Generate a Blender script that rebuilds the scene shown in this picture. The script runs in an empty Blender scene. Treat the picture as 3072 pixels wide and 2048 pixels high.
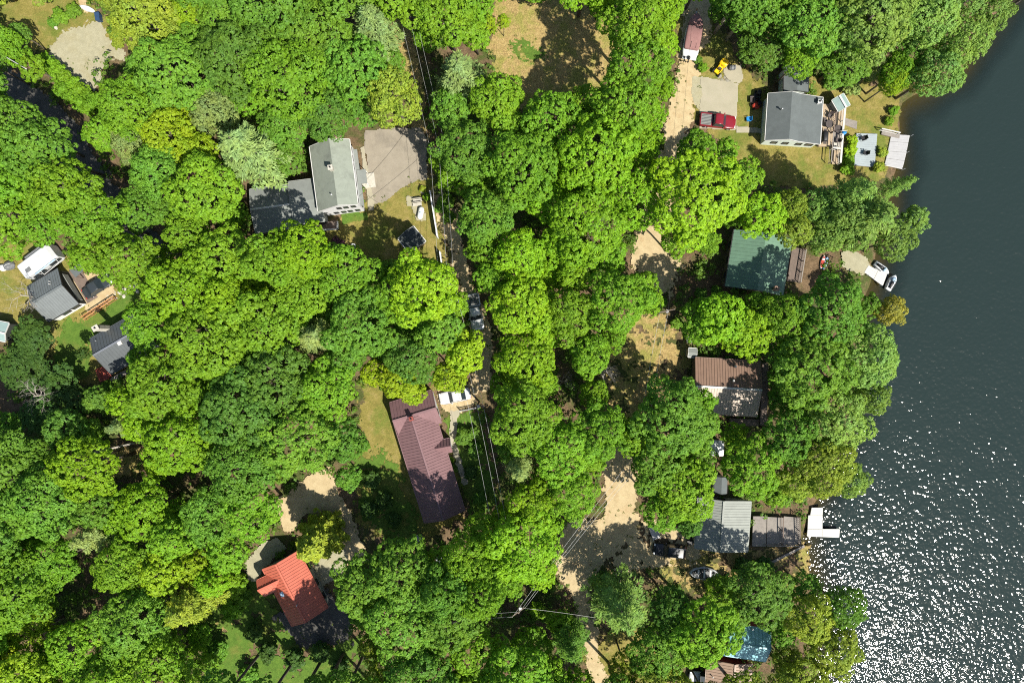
import bpy, math, random
import numpy as np
from mathutils import Vector

# ------------------------------------------------------------------ basics
S = bpy.context.scene
COL = S.collection
rng = random.Random(7)
NR = np.random.default_rng(11)
PXM = 20.48            # survey scale: map units per metre on the ground
CAM_H = 100.0


def P(u, v, z=0.0):
    """survey sheet position (u right, v down) of something seen at height z -> metres"""
    k = (1.0 - z / CAM_H) / PXM
    return Vector(((u - 1536.0) * k, (1024.0 - v) * k, z))


def tag(o, label=None, cat=None, group=None, kind=None):
    if label: o['label'] = label
    if cat: o['category'] = cat
    if group: o['group'] = group
    if kind: o['kind'] = kind
    return o


def thing(name, label, cat, loc, group=None):
    o = bpy.data.objects.new(name, None)
    o.empty_display_size = 0.3
    COL.objects.link(o)
    o.location = loc
    return tag(o, label, cat, group)


def root_loc(o):
    while o.parent is not None:
        o = o.parent
    return o.location


class MB:
    """collects shapes in world metres; build() links them as ONE mesh object"""
    def __init__(s):
        s.v = []; s.f = []; s.m = []; s.sm = []

    def add(s, verts, faces, m=0, smooth=False):
        b = len(s.v)
        s.v += [tuple(x) for x in verts]
        for f in faces:
            s.f.append(tuple(i + b for i in f)); s.m.append(m); s.sm.append(smooth)
        return s

    def box(s, c, size, rz=0.0, m=0):
        cx, cy, cz = c; a, b, h = [x / 2 for x in size]
        ca, sa = math.cos(rz), math.sin(rz)
        vs = []
        for dz in (-h, h):
            for dx, dy in ((-a, -b), (a, -b), (a, b), (-a, b)):
                vs.append((cx + dx * ca - dy * sa, cy + dx * sa + dy * ca, cz + dz))
        return s.add(vs, [(3, 2, 1, 0), (4, 5, 6, 7), (0, 1, 5, 4), (1, 2, 6, 5), (2, 3, 7, 6), (3, 0, 4, 7)], m)

    def bar(s, p0, p1, w, h, m=0):
        """rectangular bar from p0 to p1, w wide (horizontal), h tall"""
        p0, p1 = Vector(p0), Vector(p1)
        d = (p1 - p0).normalized()
        up = Vector((0, 0, 1)) if abs(d.z) < 0.95 else Vector((1, 0, 0))
        sx = d.cross(up).normalized(); uz = sx.cross(d).normalized()
        vs = []
        for p in (p0, p1):
            for a, b in ((-1, -1), (1, -1), (1, 1), (-1, 1)):
                vs.append(p + sx * (a * w / 2) + uz * (b * h / 2))
        return s.add(vs, [(3, 2, 1, 0), (4, 5, 6, 7), (0, 1, 5, 4), (1, 2, 6, 5), (2, 3, 7, 6), (3, 0, 4, 7)], m)

    def tube(s, pts, rad, n=8, m=0, smooth=True):
        pts = [Vector(p) for p in pts]
        if not isinstance(rad, (list, tuple)): rad = [rad] * len(pts)
        b = len(s.v); vs = []
        for i, p in enumerate(pts):
            d = (pts[min(i + 1, len(pts) - 1)] - pts[max(i - 1, 0)]).normalized()
            up = Vector((0, 0, 1)) if abs(d.z) < 0.9 else Vector((1, 0, 0))
            x = d.cross(up).normalized(); y = x.cross(d).normalized()
            for k in range(n):
                a = 2 * math.pi * k / n
                vs.append(p + (x * math.cos(a) + y * math.sin(a)) * rad[i])
        fs = []
        for i in range(len(pts) - 1):
            for k in range(n):
                k2 = (k + 1) % n
                fs.append((i * n + k, i * n + k2, (i + 1) * n + k2, (i + 1) * n + k))
        s.add(vs, fs, m, smooth)
        s.add([], [], m)
        s.f.append(tuple(b + k for k in reversed(range(n)))); s.m.append(m); s.sm.append(False)
        e = b + (len(pts) - 1) * n
        s.f.append(tuple(e + k for k in range(n))); s.m.append(m); s.sm.append(False)
        return s

    def prism(s, poly, z0, z1, m=0):
        n = len(poly)
        a = sum(poly[i][0] * poly[(i + 1) % n][1] - poly[(i + 1) % n][0] * poly[i][1] for i in range(n))
        if a < 0: poly = poly[::-1]
        vs = [(p[0], p[1], z0) for p in poly] + [(p[0], p[1], z1) for p in poly]
        fs = [tuple(reversed(range(n))), tuple(range(n, 2 * n))]
        fs += [(i, (i + 1) % n, n + (i + 1) % n, n + i) for i in range(n)]
        return s.add(vs, fs, m)

    def dome(s, c, rx, ry, rz, n=12, rings=5, rot=0.0, m=0, low=0.0):
        """rounded lump: upper part of an ellipsoid starting at latitude `low`"""
        ca, sa = math.cos(rot), math.sin(rot)
        vs = []; fs = []
        for i in range(rings):
            t = low + (math.pi / 2 - low) * i / rings
            for k in range(n):
                a = 2 * math.pi * k / n
                x, y = rx * math.cos(t) * math.cos(a), ry * math.cos(t) * math.sin(a)
                vs.append((c[0] + x * ca - y * sa, c[1] + x * sa + y * ca, c[2] + rz * math.sin(t)))
        vs.append((c[0], c[1], c[2] + rz))
        for i in range(rings - 1):
            for k in range(n):
                k2 = (k + 1) % n
                fs.append((i * n + k, i * n + k2, (i + 1) * n + k2, (i + 1) * n + k))
        for k in range(n):
            fs.append(((rings - 1) * n + k, (rings - 1) * n + (k + 1) % n, rings * n))
        fs.append(tuple(reversed(range(n))))
        return s.add(vs, fs, m, True)

    def loft(s, secs, frame, m=0, smooth=True, n=14):
        """secs: (x, half_width, z0, z1, squareness) rounded sections along local x; frame maps local->world"""
        b = []
        for (x, w, z0, z1, q) in secs:
            ring = []
            for k in range(n):
                a = 2 * math.pi * (k + 0.5) / n
                c, d = math.cos(a), math.sin(a)
                cx = math.copysign(abs(c) ** q, c); cz = math.copysign(abs(d) ** q, d)
                ring.append(frame(x, w * cx, (z0 + z1) / 2 + (z1 - z0) / 2 * cz))
            b.append(ring)
        vs = [p for r in b for p in r]; fs = []
        for i in range(len(secs) - 1):
            for k in range(n):
                k2 = (k + 1) % n
                fs.append((i * n + k, i * n + k2, (i + 1) * n + k2, (i + 1) * n + k))
        fs.append(tuple(reversed(range(n)))); e = (len(secs) - 1) * n
        fs.append(tuple(e + k for k in range(n)))
        return s.add(vs, fs, m, smooth)

    def build(s, name, mats, parent=None, loc=None):
        if not isinstance(mats, (list, tuple)): mats = [mats]
        me = bpy.data.meshes.new(name)
        o0 = Vector(root_loc(parent)) if parent is not None else Vector(loc or (0, 0, 0))
        me.from_pydata([(v[0] - o0.x, v[1] - o0.y, v[2] - o0.z) for v in s.v], [], s.f)
        for mt in mats: me.materials.append(mt)
        me.polygons.foreach_set('material_index', s.m)
        me.polygons.foreach_set('use_smooth', s.sm)
        me.update()
        ob = bpy.data.objects.new(name, me)
        COL.objects.link(ob)
        if parent is not None: ob.parent = parent
        else: ob.location = o0
        return ob


def frame_at(c, rz):
    ca, sa = math.cos(rz), math.sin(rz)
    def f(x, y, z):
        return (c[0] + x * ca - y * sa, c[1] + x * sa + y * ca, c[2] + z)
    return f


# ------------------------------------------------------------------ materials
def nodes_of(m):
    m.use_nodes = True
    nt = m.node_tree
    for n in list(nt.nodes): nt.nodes.remove(n)
    return nt, nt.nodes.new('ShaderNodeOutputMaterial')


def N(nt, typ, **kw):
    n = nt.nodes.new(typ)
    for k, v in kw.items(): setattr(n, k, v)
    return n


def noise(nt, vec, scale, detail=3.0, rough=0.6, dist=0.0):
    n = N(nt, 'ShaderNodeTexNoise')
    n.inputs['Scale'].default_value = scale
    n.inputs['Detail'].default_value = detail
    n.inputs['Roughness'].default_value = rough
    n.inputs['Distortion'].default_value = dist
    nt.links.new(vec, n.inputs['Vector'])
    return n.outputs[0]


def ramp(nt, fac, stops):
    r = N(nt, 'ShaderNodeValToRGB')
    el = r.color_ramp.elements
    while len(el) < len(stops): el.new(0.5)
    for e, (p, c) in zip(el, stops):
        e.position = p; e.color = (c[0], c[1], c[2], 1)
    nt.links.new(fac, r.inputs[0])
    return r.outputs[0]


def mixc(nt, fac, a, b, mode='MIX'):
    n = N(nt, 'ShaderNodeMix', data_type='RGBA', blend_type=mode)
    for sock, val in ((n.inputs[0], fac), (n.inputs[6], a), (n.inputs[7], b)):
        if isinstance(val, (int, float)): sock.default_value = val
        elif isinstance(val, (tuple, list)): sock.default_value = (val[0], val[1], val[2], 1)
        else: nt.links.new(val, sock)
    return n.outputs[2]


def maprange(nt, v, a, b, c=0.0, d=1.0):
    n = N(nt, 'ShaderNodeMapRange')
    nt.links.new(v, n.inputs[0])
    for i, x in enumerate((a, b, c, d)): n.inputs[i + 1].default_value = x
    return n.outputs[0]


def coords(nt, world=False):
    if world: return N(nt, 'ShaderNodeNewGeometry').outputs['Position']
    return N(nt, 'ShaderNodeTexCoord').outputs['Object']


def mat(name, c1, c2=None, scale=3.0, rough=0.7, metal=0.0, bump=0.0, bscale=None, spec=0.4, world=False,
        stain=None, stain_scale=0.35, stain_amt=0.5, fine=0.25, coat=0.0):
    m = bpy.data.materials.new(name)
    nt, out = nodes_of(m)
    b = N(nt, 'ShaderNodeBsdfPrincipled')
    nt.links.new(b.outputs[0], out.inputs[0])
    v = coords(nt, world)
    c2 = c2 or tuple(x * 0.72 for x in c1)
    f = maprange(nt, noise(nt, v, scale, 5.0, 0.65), 0.3, 0.7)
    col = mixc(nt, f, c1, c2)
    if stain:
        sf = maprange(nt, noise(nt, v, stain_scale, 4.0, 0.7, 0.6), 0.5, 0.68, 0.0, stain_amt)
        col = mixc(nt, sf, col, stain)
    if fine:
        g = maprange(nt, noise(nt, v, 38.0, 2.0), 0.3, 0.7, 1 - fine, 1 + fine)
        col = mixc(nt, 1.0, col, g, 'MULTIPLY')
    nt.links.new(col, b.inputs['Base Color'])
    b.inputs['Roughness'].default_value = rough
    b.inputs['Metallic'].default_value = metal
    b.inputs['Specular IOR Level'].default_value = spec
    b.inputs['Coat Weight'].default_value = coat
    if bump:
        bn = N(nt, 'ShaderNodeBump'); bn.inputs['Strength'].default_value = bump
        bn.inputs['Distance'].default_value = 0.05
        nt.links.new(noise(nt, v, bscale or scale * 4, 4.0), bn.inputs['Height'])
        nt.links.new(bn.outputs[0], b.inputs['Normal'])
    return m


def leaf_mat(name, trans=0.3):
    m = bpy.data.materials.new(name)
    nt, out = nodes_of(m)
    oi = N(nt, 'ShaderNodeObjectInfo')
    geo = N(nt, 'ShaderNodeNewGeometry')
    v = N(nt, 'ShaderNodeTexCoord').outputs['Object']
    rnd = maprange(nt, geo.outputs['Random Per Island'], 0, 1, 0.72, 1.28)
    big = maprange(nt, noise(nt, v, 0.55, 2.0), 0.3, 0.7, 0.0, 1.0)
    tint = mixc(nt, big, (1.13, 1.05, 0.8), (0.87, 0.96, 1.1))
    col = mixc(nt, 1.0, oi.outputs['Color'], tint, 'MULTIPLY')
    col = mixc(nt, 1.0, col, rnd, 'MULTIPLY')
    d = N(nt, 'ShaderNodeBsdfDiffuse'); nt.links.new(col, d.inputs[0])
    t = N(nt, 'ShaderNodeBsdfTranslucent')
    nt.links.new(mixc(nt, 1.0, col, (1.25, 1.3, 0.5), 'MULTIPLY'), t.inputs[0])
    g = N(nt, 'ShaderNodeBsdfGlossy'); g.inputs['Roughness'].default_value = 0.6
    g.inputs[0].default_value = (0.9, 0.95, 1.0, 1)
    ms = N(nt, 'ShaderNodeMixShader'); ms.inputs[0].default_value = trans
    nt.links.new(d.outputs[0], ms.inputs[1]); nt.links.new(t.outputs[0], ms.inputs[2])
    m2 = N(nt, 'ShaderNodeMixShader'); m2.inputs[0].default_value = 0.012
    nt.links.new(ms.outputs[0], m2.inputs[1]); nt.links.new(g.outputs[0], m2.inputs[2])
    nt.links.new(m2.outputs[0], out.inputs[0])
    return m


def ground_mat(name, stops, scale, extra=None, extra_scale=0.25, extra_amt=0.8, lo=0.46, hi=0.6, bump=0.6, fine=9.0, fine_amt=0.35, rough=0.95):
    """soil, sand, grass: world-anchored noise at three sizes"""
    m = bpy.data.materials.new(name)
    nt, out = nodes_of(m)
    b = N(nt, 'ShaderNodeBsdfPrincipled'); nt.links.new(b.outputs[0], out.inputs[0])
    v = coords(nt, True)
    col = ramp(nt, noise(nt, v, scale, 6.0, 0.7), stops)
    if extra:
        e = maprange(nt, noise(nt, v, extra_scale, 5.0, 0.7, 0.4), lo, hi, 0.0, extra_amt)
        col = mixc(nt, e, col, extra)
    g = maprange(nt, noise(nt, v, fine, 3.0, 0.7), 0.3, 0.7, 1 - fine_amt, 1 + fine_amt)
    col = mixc(nt, 1.0, col, g, 'MULTIPLY')
    nt.links.new(col, b.inputs['Base Color'])
    b.inputs['Roughness'].default_value = rough
    b.inputs['Specular IOR Level'].default_value = 0.15
    if bump:
        bn = N(nt, 'ShaderNodeBump'); bn.inputs['Strength'].default_value = bump; bn.inputs['Distance'].default_value = 0.12
        nt.links.new(noise(nt, v, fine * 0.6, 4.0, 0.7), bn.inputs['Height'])
        nt.links.new(bn.outputs[0], b.inputs['Normal'])
    return m, nt, b


M = {}
M['litter'] = None
M['sand'] = ground_mat('sand_road', [(0.3, (0.34, 0.26, 0.145)), (0.5, (0.42, 0.33, 0.19)), (0.72, (0.47, 0.38, 0.225))], 0.9,
                       (0.36, 0.25, 0.13), 0.5, 0.55, 0.52, 0.66, 0.35, 11, 0.14)[0]
M['gravel'] = ground_mat('pale_gravel', [(0.3, (0.27, 0.25, 0.165)), (0.7, (0.35, 0.325, 0.22))], 1.2,
                         (0.27, 0.235, 0.13), 0.35, 0.5, 0.5, 0.65, 0.4, 14, 0.16)[0]
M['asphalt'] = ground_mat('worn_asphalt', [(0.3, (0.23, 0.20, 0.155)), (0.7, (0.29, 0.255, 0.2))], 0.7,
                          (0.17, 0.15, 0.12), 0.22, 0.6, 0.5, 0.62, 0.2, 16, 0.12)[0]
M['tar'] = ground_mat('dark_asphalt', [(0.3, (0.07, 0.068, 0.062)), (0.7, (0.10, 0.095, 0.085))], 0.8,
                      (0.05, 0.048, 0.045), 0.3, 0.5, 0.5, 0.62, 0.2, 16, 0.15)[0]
M['lawn'] = ground_mat('dry_lawn', [(0.3, (0.13, 0.12, 0.03)), (0.5, (0.20, 0.17, 0.045)), (0.7, (0.27, 0.21, 0.08))], 0.8,
                       (0.10, 0.14, 0.022), 0.22, 0.75, 0.47, 0.62, 0.7, 7, 0.28)[0]
M['green'] = ground_mat('green_grass', [(0.3, (0.055, 0.11, 0.016)), (0.7, (0.10, 0.17, 0.025))], 1.1,
                        (0.15, 0.15, 0.035), 0.3, 0.6, 0.48, 0.64, 0.7, 8, 0.28)[0]
M['tan'] = ground_mat('leafy_clearing', [(0.3, (0.22, 0.15, 0.065)), (0.5, (0.31, 0.225, 0.09)), (0.7, (0.36, 0.27, 0.12))], 1.3,
                      (0.20, 0.20, 0.045), 0.33, 0.8, 0.46, 0.6, 0.9, 6, 0.42)[0]
M['slab'] = ground_mat('concrete_slab', [(0.3, (0.29, 0.265, 0.19)), (0.7, (0.345, 0.315, 0.235))], 0.6,
                       (0.32, 0.28, 0.21), 0.6, 0.5, 0.52, 0.66, 0.1, 18, 0.08)[0]


def roof_mat(name, c, rough=0.45, metal=0.0, stain=None, amt=0.4, sc=0.5):
    return mat(name, c, tuple(x * 0.84 for x in c), 1.2, rough, metal, 0.08, 8, 0.4, False, stain or tuple(x * 0.6 for x in c), sc, amt, 0.08)


M['r_grey'] = roof_mat('grey_green_shingle', (0.235, 0.26, 0.215), 0.9, 0, (0.13, 0.14, 0.12), 0.6, 0.45)
M['r_wing'] = roof_mat('wing_membrane', (0.20, 0.215, 0.20), 0.85)
M['r_maroon'] = roof_mat('maroon_metal_roof', (0.205, 0.118, 0.122), 0.42, 0.0, (0.15, 0.085, 0.09), 0.5)
M['r_orange'] = roof_mat('orange_metal_roof', (0.50, 0.135, 0.085), 0.45, 0.0, (0.36, 0.085, 0.055), 0.55)
M['r_slate'] = roof_mat('slate_shingle', (0.105, 0.12, 0.12), 0.9, 0, (0.075, 0.085, 0.085), 0.5)
M['r_green'] = roof_mat('green_metal_roof', (0.115, 0.205, 0.14), 0.5, 0, (0.085, 0.145, 0.10), 0.6)
M['r_brown'] = roof_mat('brown_metal_roof', (0.235, 0.15, 0.11), 0.42, 0, (0.18, 0.115, 0.085), 0.6)
M['r_pale'] = roof_mat('bleached_tan_metal_roof', (0.42, 0.34, 0.27), 0.5, 0, (0.32, 0.25, 0.2), 0.5)  # paler tan for the right-hand slope of the brown roof
M['r_silver'] = roof_mat('silver_metal_roof', (0.235, 0.25, 0.222), 0.55, 0.0, (0.18, 0.19, 0.17), 0.6)
M['r_blue'] = roof_mat('blue_metal_roof', (0.24, 0.47, 0.52), 0.45, 0, (0.18, 0.38, 0.43), 0.4)
M['r_tan'] = roof_mat('tan_metal_roof', (0.29, 0.195, 0.135), 0.5, 0, (0.22, 0.14, 0.1), 0.5)
M['r_char'] = roof_mat('charcoal_metal_roof', (0.15, 0.165, 0.165), 0.42, 0.1, (0.1, 0.11, 0.11), 0.4)
M['r_dark'] = roof_mat('dark_metal_roof', (0.085, 0.095, 0.10), 0.42, 0.1, (0.06, 0.065, 0.07), 0.4)
M['r_teal'] = roof_mat('teal_shed_roof', (0.25, 0.34, 0.32), 0.6)
M['r_black'] = roof_mat('black_shed_roof', (0.05, 0.06, 0.06), 0.7, 0, (0.12, 0.14, 0.13), 0.4, 1.2)
M['white'] = mat('white_siding', (0.66, 0.66, 0.67), (0.60, 0.60, 0.61), 1.0, 0.6, fine=0.05)
M['pgreen'] = mat('pale_green_siding', (0.60, 0.66, 0.60), (0.52, 0.58, 0.52), 1.0, 0.6, fine=0.05)
M['wsiding'] = mat('weathered_siding', (0.16, 0.13, 0.09), (0.10, 0.08, 0.06), 2.0, 0.85)
M['csiding'] = mat('charcoal_siding_and_shade', (0.045, 0.05, 0.045), (0.03, 0.034, 0.03), 2.0, 0.8)
M['gsiding'] = mat('grey_siding', (0.28, 0.29, 0.27), (0.22, 0.23, 0.21), 2.0, 0.8)
M['rsiding'] = mat('barn_red_siding', (0.26, 0.06, 0.045), (0.2, 0.05, 0.04), 2.0, 0.8)
M['trim'] = mat('white_trim', (0.56, 0.55, 0.53), (0.5, 0.49, 0.47), 2.0, 0.5, fine=0.05)
M['dtrim'] = mat('dark_trim', (0.03, 0.03, 0.03), (0.02, 0.02, 0.02), 2.0, 0.5)
M['glass'] = mat('window_glass', (0.03, 0.04, 0.05), (0.02, 0.03, 0.035), 1.0, 0.08, spec=0.6, fine=0)
M['brick'] = mat('chimney_brick', (0.38, 0.25, 0.18), (0.28, 0.17, 0.12), 6.0, 0.9, bump=0.4)
M['stone'] = mat('pale_stone', (0.5, 0.47, 0.40), (0.36, 0.34, 0.29), 4.0, 0.9, bump=0.5)
M['rock'] = mat('grey_rock', (0.3, 0.28, 0.22), (0.16, 0.15, 0.125), 2.5, 0.95, bump=0.6)
M['wood'] = mat('deck_wood', (0.40, 0.31, 0.21), (0.30, 0.23, 0.15), 2.5, 0.8)
M['gwood'] = mat('grey_deck_wood', (0.26, 0.23, 0.20), (0.19, 0.17, 0.15), 2.0, 0.85, stain=(0.12, 0.10, 0.09), stain_amt=0.5)
M['bwood'] = mat('brown_deck_wood', (0.17, 0.125, 0.10), (0.11, 0.085, 0.07), 2.0, 0.85)
M['owood'] = mat('orange_stained_wood', (0.42, 0.20, 0.08), (0.32, 0.15, 0.06), 3.0, 0.75)
M['redwood'] = mat('red_painted_deck', (0.45, 0.10, 0.06), (0.36, 0.08, 0.05), 2.0, 0.7)
M['alu'] = mat('aluminium_decking', (0.37, 0.365, 0.365), (0.32, 0.315, 0.315), 2.0, 0.55, 0.0, fine=0.05)
M['dockw'] = mat('white_dock_decking', (0.48, 0.47, 0.43), (0.44, 0.43, 0.39), 1.0, 0.6, fine=0.05)
M['dockb'] = mat('blue_grey_decking', (0.30, 0.34, 0.35), (0.26, 0.295, 0.305), 1.0, 0.6, fine=0.05)
M['steel'] = mat('galvanised_steel', (0.40, 0.41, 0.42), (0.33, 0.34, 0.35), 3.0, 0.4, 0.7)
M['wire'] = mat('aluminium_cable', (0.52, 0.52, 0.50), (0.45, 0.45, 0.44), 1.0, 0.5, 0.3, fine=0)
M['dwire'] = mat('dark_cable', (0.03, 0.03, 0.03), (0.02, 0.02, 0.02), 1.0, 0.6, fine=0)
M['pole'] = mat('pole_wood', (0.20, 0.155, 0.115), (0.13, 0.10, 0.08), 3.0, 0.9)
M['bark'] = mat('grey_bark', (0.15, 0.125, 0.10), (0.08, 0.065, 0.05), 3.0, 0.95, bump=0.6, bscale=9)
M['pbark'] = mat('pale_bark', (0.34, 0.31, 0.26), (0.19, 0.165, 0.13), 2.0, 0.95, bump=0.5, bscale=9)
M['dead'] = mat('dead_wood', (0.42, 0.38, 0.33), (0.28, 0.25, 0.21), 3.0, 0.95)
M['black'] = mat('black_plastic', (0.018, 0.018, 0.02), (0.012, 0.012, 0.013), 2.0, 0.5, fine=0.1)
M['tyre'] = mat('tyre_rubber', (0.02, 0.02, 0.02), (0.014, 0.014, 0.014), 2.0, 0.85)
M['rim'] = mat('wheel_alloy', (0.45, 0.45, 0.46), (0.38, 0.38, 0.39), 2.0, 0.3, 0.8)
M['lampw'] = mat('headlight_lens', (0.75, 0.77, 0.78), (0.65, 0.67, 0.68), 2.0, 0.1, fine=0)
M['lampr'] = mat('tail_light_lens', (0.45, 0.02, 0.015), (0.35, 0.015, 0.01), 2.0, 0.15, fine=0)
M['red'] = mat('dark_red_paint', (0.20, 0.012, 0.02), (0.17, 0.010, 0.017), 1.5, 0.25, 0.0, fine=0.03, coat=0.6)
M['bpaint'] = mat('black_paint', (0.010, 0.012, 0.018), (0.008, 0.010, 0.015), 1.5, 0.3, fine=0.03, coat=0.15)
M['wpaint'] = mat('white_paint', (0.52, 0.52, 0.53), (0.48, 0.48, 0.49), 1.5, 0.3, fine=0.03, coat=0.4)
M['spaint'] = mat('silver_paint', (0.48, 0.49, 0.48), (0.42, 0.43, 0.42), 1.5, 0.3, 0.3, fine=0.03, coat=0.5)
M['grpaint'] = mat('charcoal_paint', (0.035, 0.042, 0.045), (0.03, 0.036, 0.04), 1.5, 0.25, fine=0.03, coat=0.5)
M['grey'] = mat('grey_liner', (0.22, 0.225, 0.21), (0.17, 0.175, 0.165), 3.0, 0.6)
M['canvas'] = mat('maroon_canvas', (0.25, 0.135, 0.125), (0.20, 0.10, 0.095), 1.6, 0.85, bump=0.4, bscale=5)
M['gel'] = mat('white_gelcoat', (0.52, 0.53, 0.53), (0.47, 0.48, 0.48), 1.5, 0.3, fine=0.04)
M['yellow'] = mat('yellow_paint', (0.80, 0.52, 0.012), (0.72, 0.43, 0.01), 3.0, 0.35, fine=0.08)
M['blue'] = mat('blue_plastic', (0.02, 0.22, 0.52), (0.015, 0.17, 0.44), 2.0, 0.4)
M['lblue'] = mat('light_blue_plastic', (0.35, 0.47, 0.58), (0.28, 0.4, 0.5), 2.0, 0.35)
M['navy'] = mat('navy_tarp', (0.025, 0.06, 0.13), (0.02, 0.045, 0.1), 2.0, 0.5, bump=0.5)
M['gtarp'] = mat('grey_tarp', (0.16, 0.165, 0.17), (0.10, 0.105, 0.11), 2.0, 0.6, bump=0.8)
M['mred'] = mat('mower_red', (0.42, 0.05, 0.03), (0.34, 0.04, 0.025), 2.0, 0.4)
M['table'] = mat('brown_resin', (0.075, 0.06, 0.055), (0.05, 0.04, 0.038), 3.0, 0.6)
M['tank'] = mat('tank_enamel', (0.68, 0.70, 0.68), (0.60, 0.62, 0.60), 2.0, 0.4, fine=0.05)
M['plum'] = mat('plum_leaves', (0.10, 0.04, 0.06), (0.06, 0.025, 0.04), 4.0, 0.8)
M['leaf'] = leaf_mat('leaf_green', 0.34)
M['needle'] = leaf_mat('needle_green', 0.2)

# ------------------------------------------------------------------ numeric helpers
def sdist(pts, poly):
    """signed distance (inside negative) of Nx2 points to a closed polygon"""
    pts = np.asarray(pts, float); poly = np.asarray(poly, float)
    d2 = np.full(len(pts), 1e18); inside = np.zeros(len(pts), bool)
    n = len(poly)
    for i in range(n):
        a = poly[i]; b = poly[(i + 1) % n]
        e = b - a; w = pts - a
        t = np.clip((w @ e) / max(e @ e, 1e-12), 0, 1)
        q = w - t[:, None] * e
        d2 = np.minimum(d2, (q * q).sum(1))
        c = (a[1] > pts[:, 1]) != (b[1] > pts[:, 1])
        if abs(b[1] - a[1]) > 1e-12:
            x = a[0] + (pts[:, 1] - a[1]) * (b[0] - a[0]) / (b[1] - a[1])
            inside ^= c & (pts[:, 0] < x)
    d = np.sqrt(d2)
    return np.where(inside, -d, d)


def vnoise(x, y, seed=0):
    """smooth value noise 0..1"""
    xi = np.floor(x).astype(np.int64); yi = np.floor(y).astype(np.int64)
    fx = x - xi; fy = y - yi
    fx = fx * fx * (3 - 2 * fx); fy = fy * fy * (3 - 2 * fy)
    def h(a, b):
        k = (a * 374761393 + b * 668265263 + seed * 974711) & 0xffffffff
        k = ((k ^ (k >> 13)) * 1274126177) & 0xffffffff
        return ((k ^ (k >> 16)) & 0xffff) / 65535.0
    return (h(xi, yi) * (1 - fx) + h(xi + 1, yi) * fx) * (1 - fy) + (h(xi, yi + 1) * (1 - fx) + h(xi + 1, yi + 1) * fx) * fy


def mesh_np(name, verts, faces, mats, smooth=False, matidx=None):
    me = bpy.data.meshes.new(name)
    nv, nf, k = len(verts), len(faces), faces.shape[1]
    me.vertices.add(nv); me.vertices.foreach_set('co', np.ascontiguousarray(verts, dtype=np.float32).ravel())
    me.loops.add(nf * k); me.loops.foreach_set('vertex_index', np.ascontiguousarray(faces, dtype=np.int32).ravel())
    me.polygons.add(nf)
    me.polygons.foreach_set('loop_start', np.arange(0, nf * k, k, dtype=np.int32))
    me.polygons.foreach_set('loop_total', np.full(nf, k, np.int32))
    for mt in mats: me.materials.append(mt)
    if matidx is not None: me.polygons.foreach_set('material_index', np.asarray(matidx, np.int32))
    me.polygons.foreach_set('use_smooth', np.full(nf, smooth, bool))
    me.update(calc_edges=True)
    return me


def link(name, me, parent=None, loc=(0, 0, 0)):
    o = bpy.data.objects.new(name, me); COL.objects.link(o)
    o.parent = parent; o.location = loc
    return o


def grid_mesh(xs, ys, zf):
    X, Y = np.meshgrid(xs, ys)
    x, y = X.ravel(), Y.ravel()
    v = np.stack([x, y, zf(x, y)], 1)
    nx, ny = len(xs), len(ys)
    i = np.arange((ny - 1) * (nx - 1)); r = i // (nx - 1); c = i % (nx - 1)
    a = r * nx + c
    return v, np.stack([a, a + 1, a + nx + 1, a + nx], 1)


# ------------------------------------------------------------------ land, lake bed and water
SHORE = [(3700, -900), (3250, -330), (3010, -10), (2950, 70), (2905, 150), (2860, 220), (2790, 268), (2700, 296), (2684, 350), (2682, 420), (2684, 500),
         (2668, 600), (2650, 700), (2618, 780), (2600, 870), (2580, 1000), (2565, 1150), (2540, 1300), (2490, 1400), (2440, 1500),
         (2425, 1560), (2412, 1640), (2420, 1720), (2440, 1800), (2450, 1900), (2440, 2060), (2400, 2300), (2300, 3000)]
shore_w = [tuple(P(u, v)[:2]) for u, v in SHORE]
LAKE = shore_w + [(shore_w[-1][0], -900.0), (900.0, -900.0), (900.0, 900.0), (shore_w[0][0], 900.0)]
WATER_Z = -0.35


def lake_d(x, y):
    d = sdist(np.stack([x, y], 1), LAKE)
    return d + (vnoise(x * 0.35, y * 0.35, 3) - 0.5) * 1.6


def land_z(x, y):
    d = lake_d(x, y)
    t = np.clip((0.8 - d) / 7.0, 0, 1)
    return -2.2 * t


far = np.array([-900., -500, -300, -200, -150, -120])
xs = np.concatenate([far, np.arange(-100, 101, 1.0), -far[::-1]])
ys = np.concatenate([far, np.arange(-76, 77, 1.0), -far[::-1]])
gv, gf = grid_mesh(xs, ys, land_z)
gm, nt, bs = ground_mat('forest_floor', [(0.3, (0.075, 0.052, 0.03)), (0.5, (0.13, 0.088, 0.05)), (0.7, (0.19, 0.13, 0.075))], 0.9,
                        (0.05, 0.075, 0.016), 0.16, 0.85, 0.46, 0.58, 0.8, 5, 0.4)
# the bed of the lake: sandy brown shelf that drops into dark silt
src = bs.inputs['Base Color'].links[0].from_socket
sep = N(nt, 'ShaderNodeSeparateXYZ'); nt.links.new(coords(nt, True), sep.inputs[0])
bed = mixc(nt, maprange(nt, sep.outputs[2], -0.4, -2.1), (0.11, 0.075, 0.035), (0.028, 0.03, 0.024))
nt.links.new(mixc(nt, maprange(nt, sep.outputs[2], -0.25, -0.45), src, bed), bs.inputs['Base Color'])
tag(link('ground', mesh_np('ground', gv, gf, [gm], True)), kind='structure')

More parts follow.
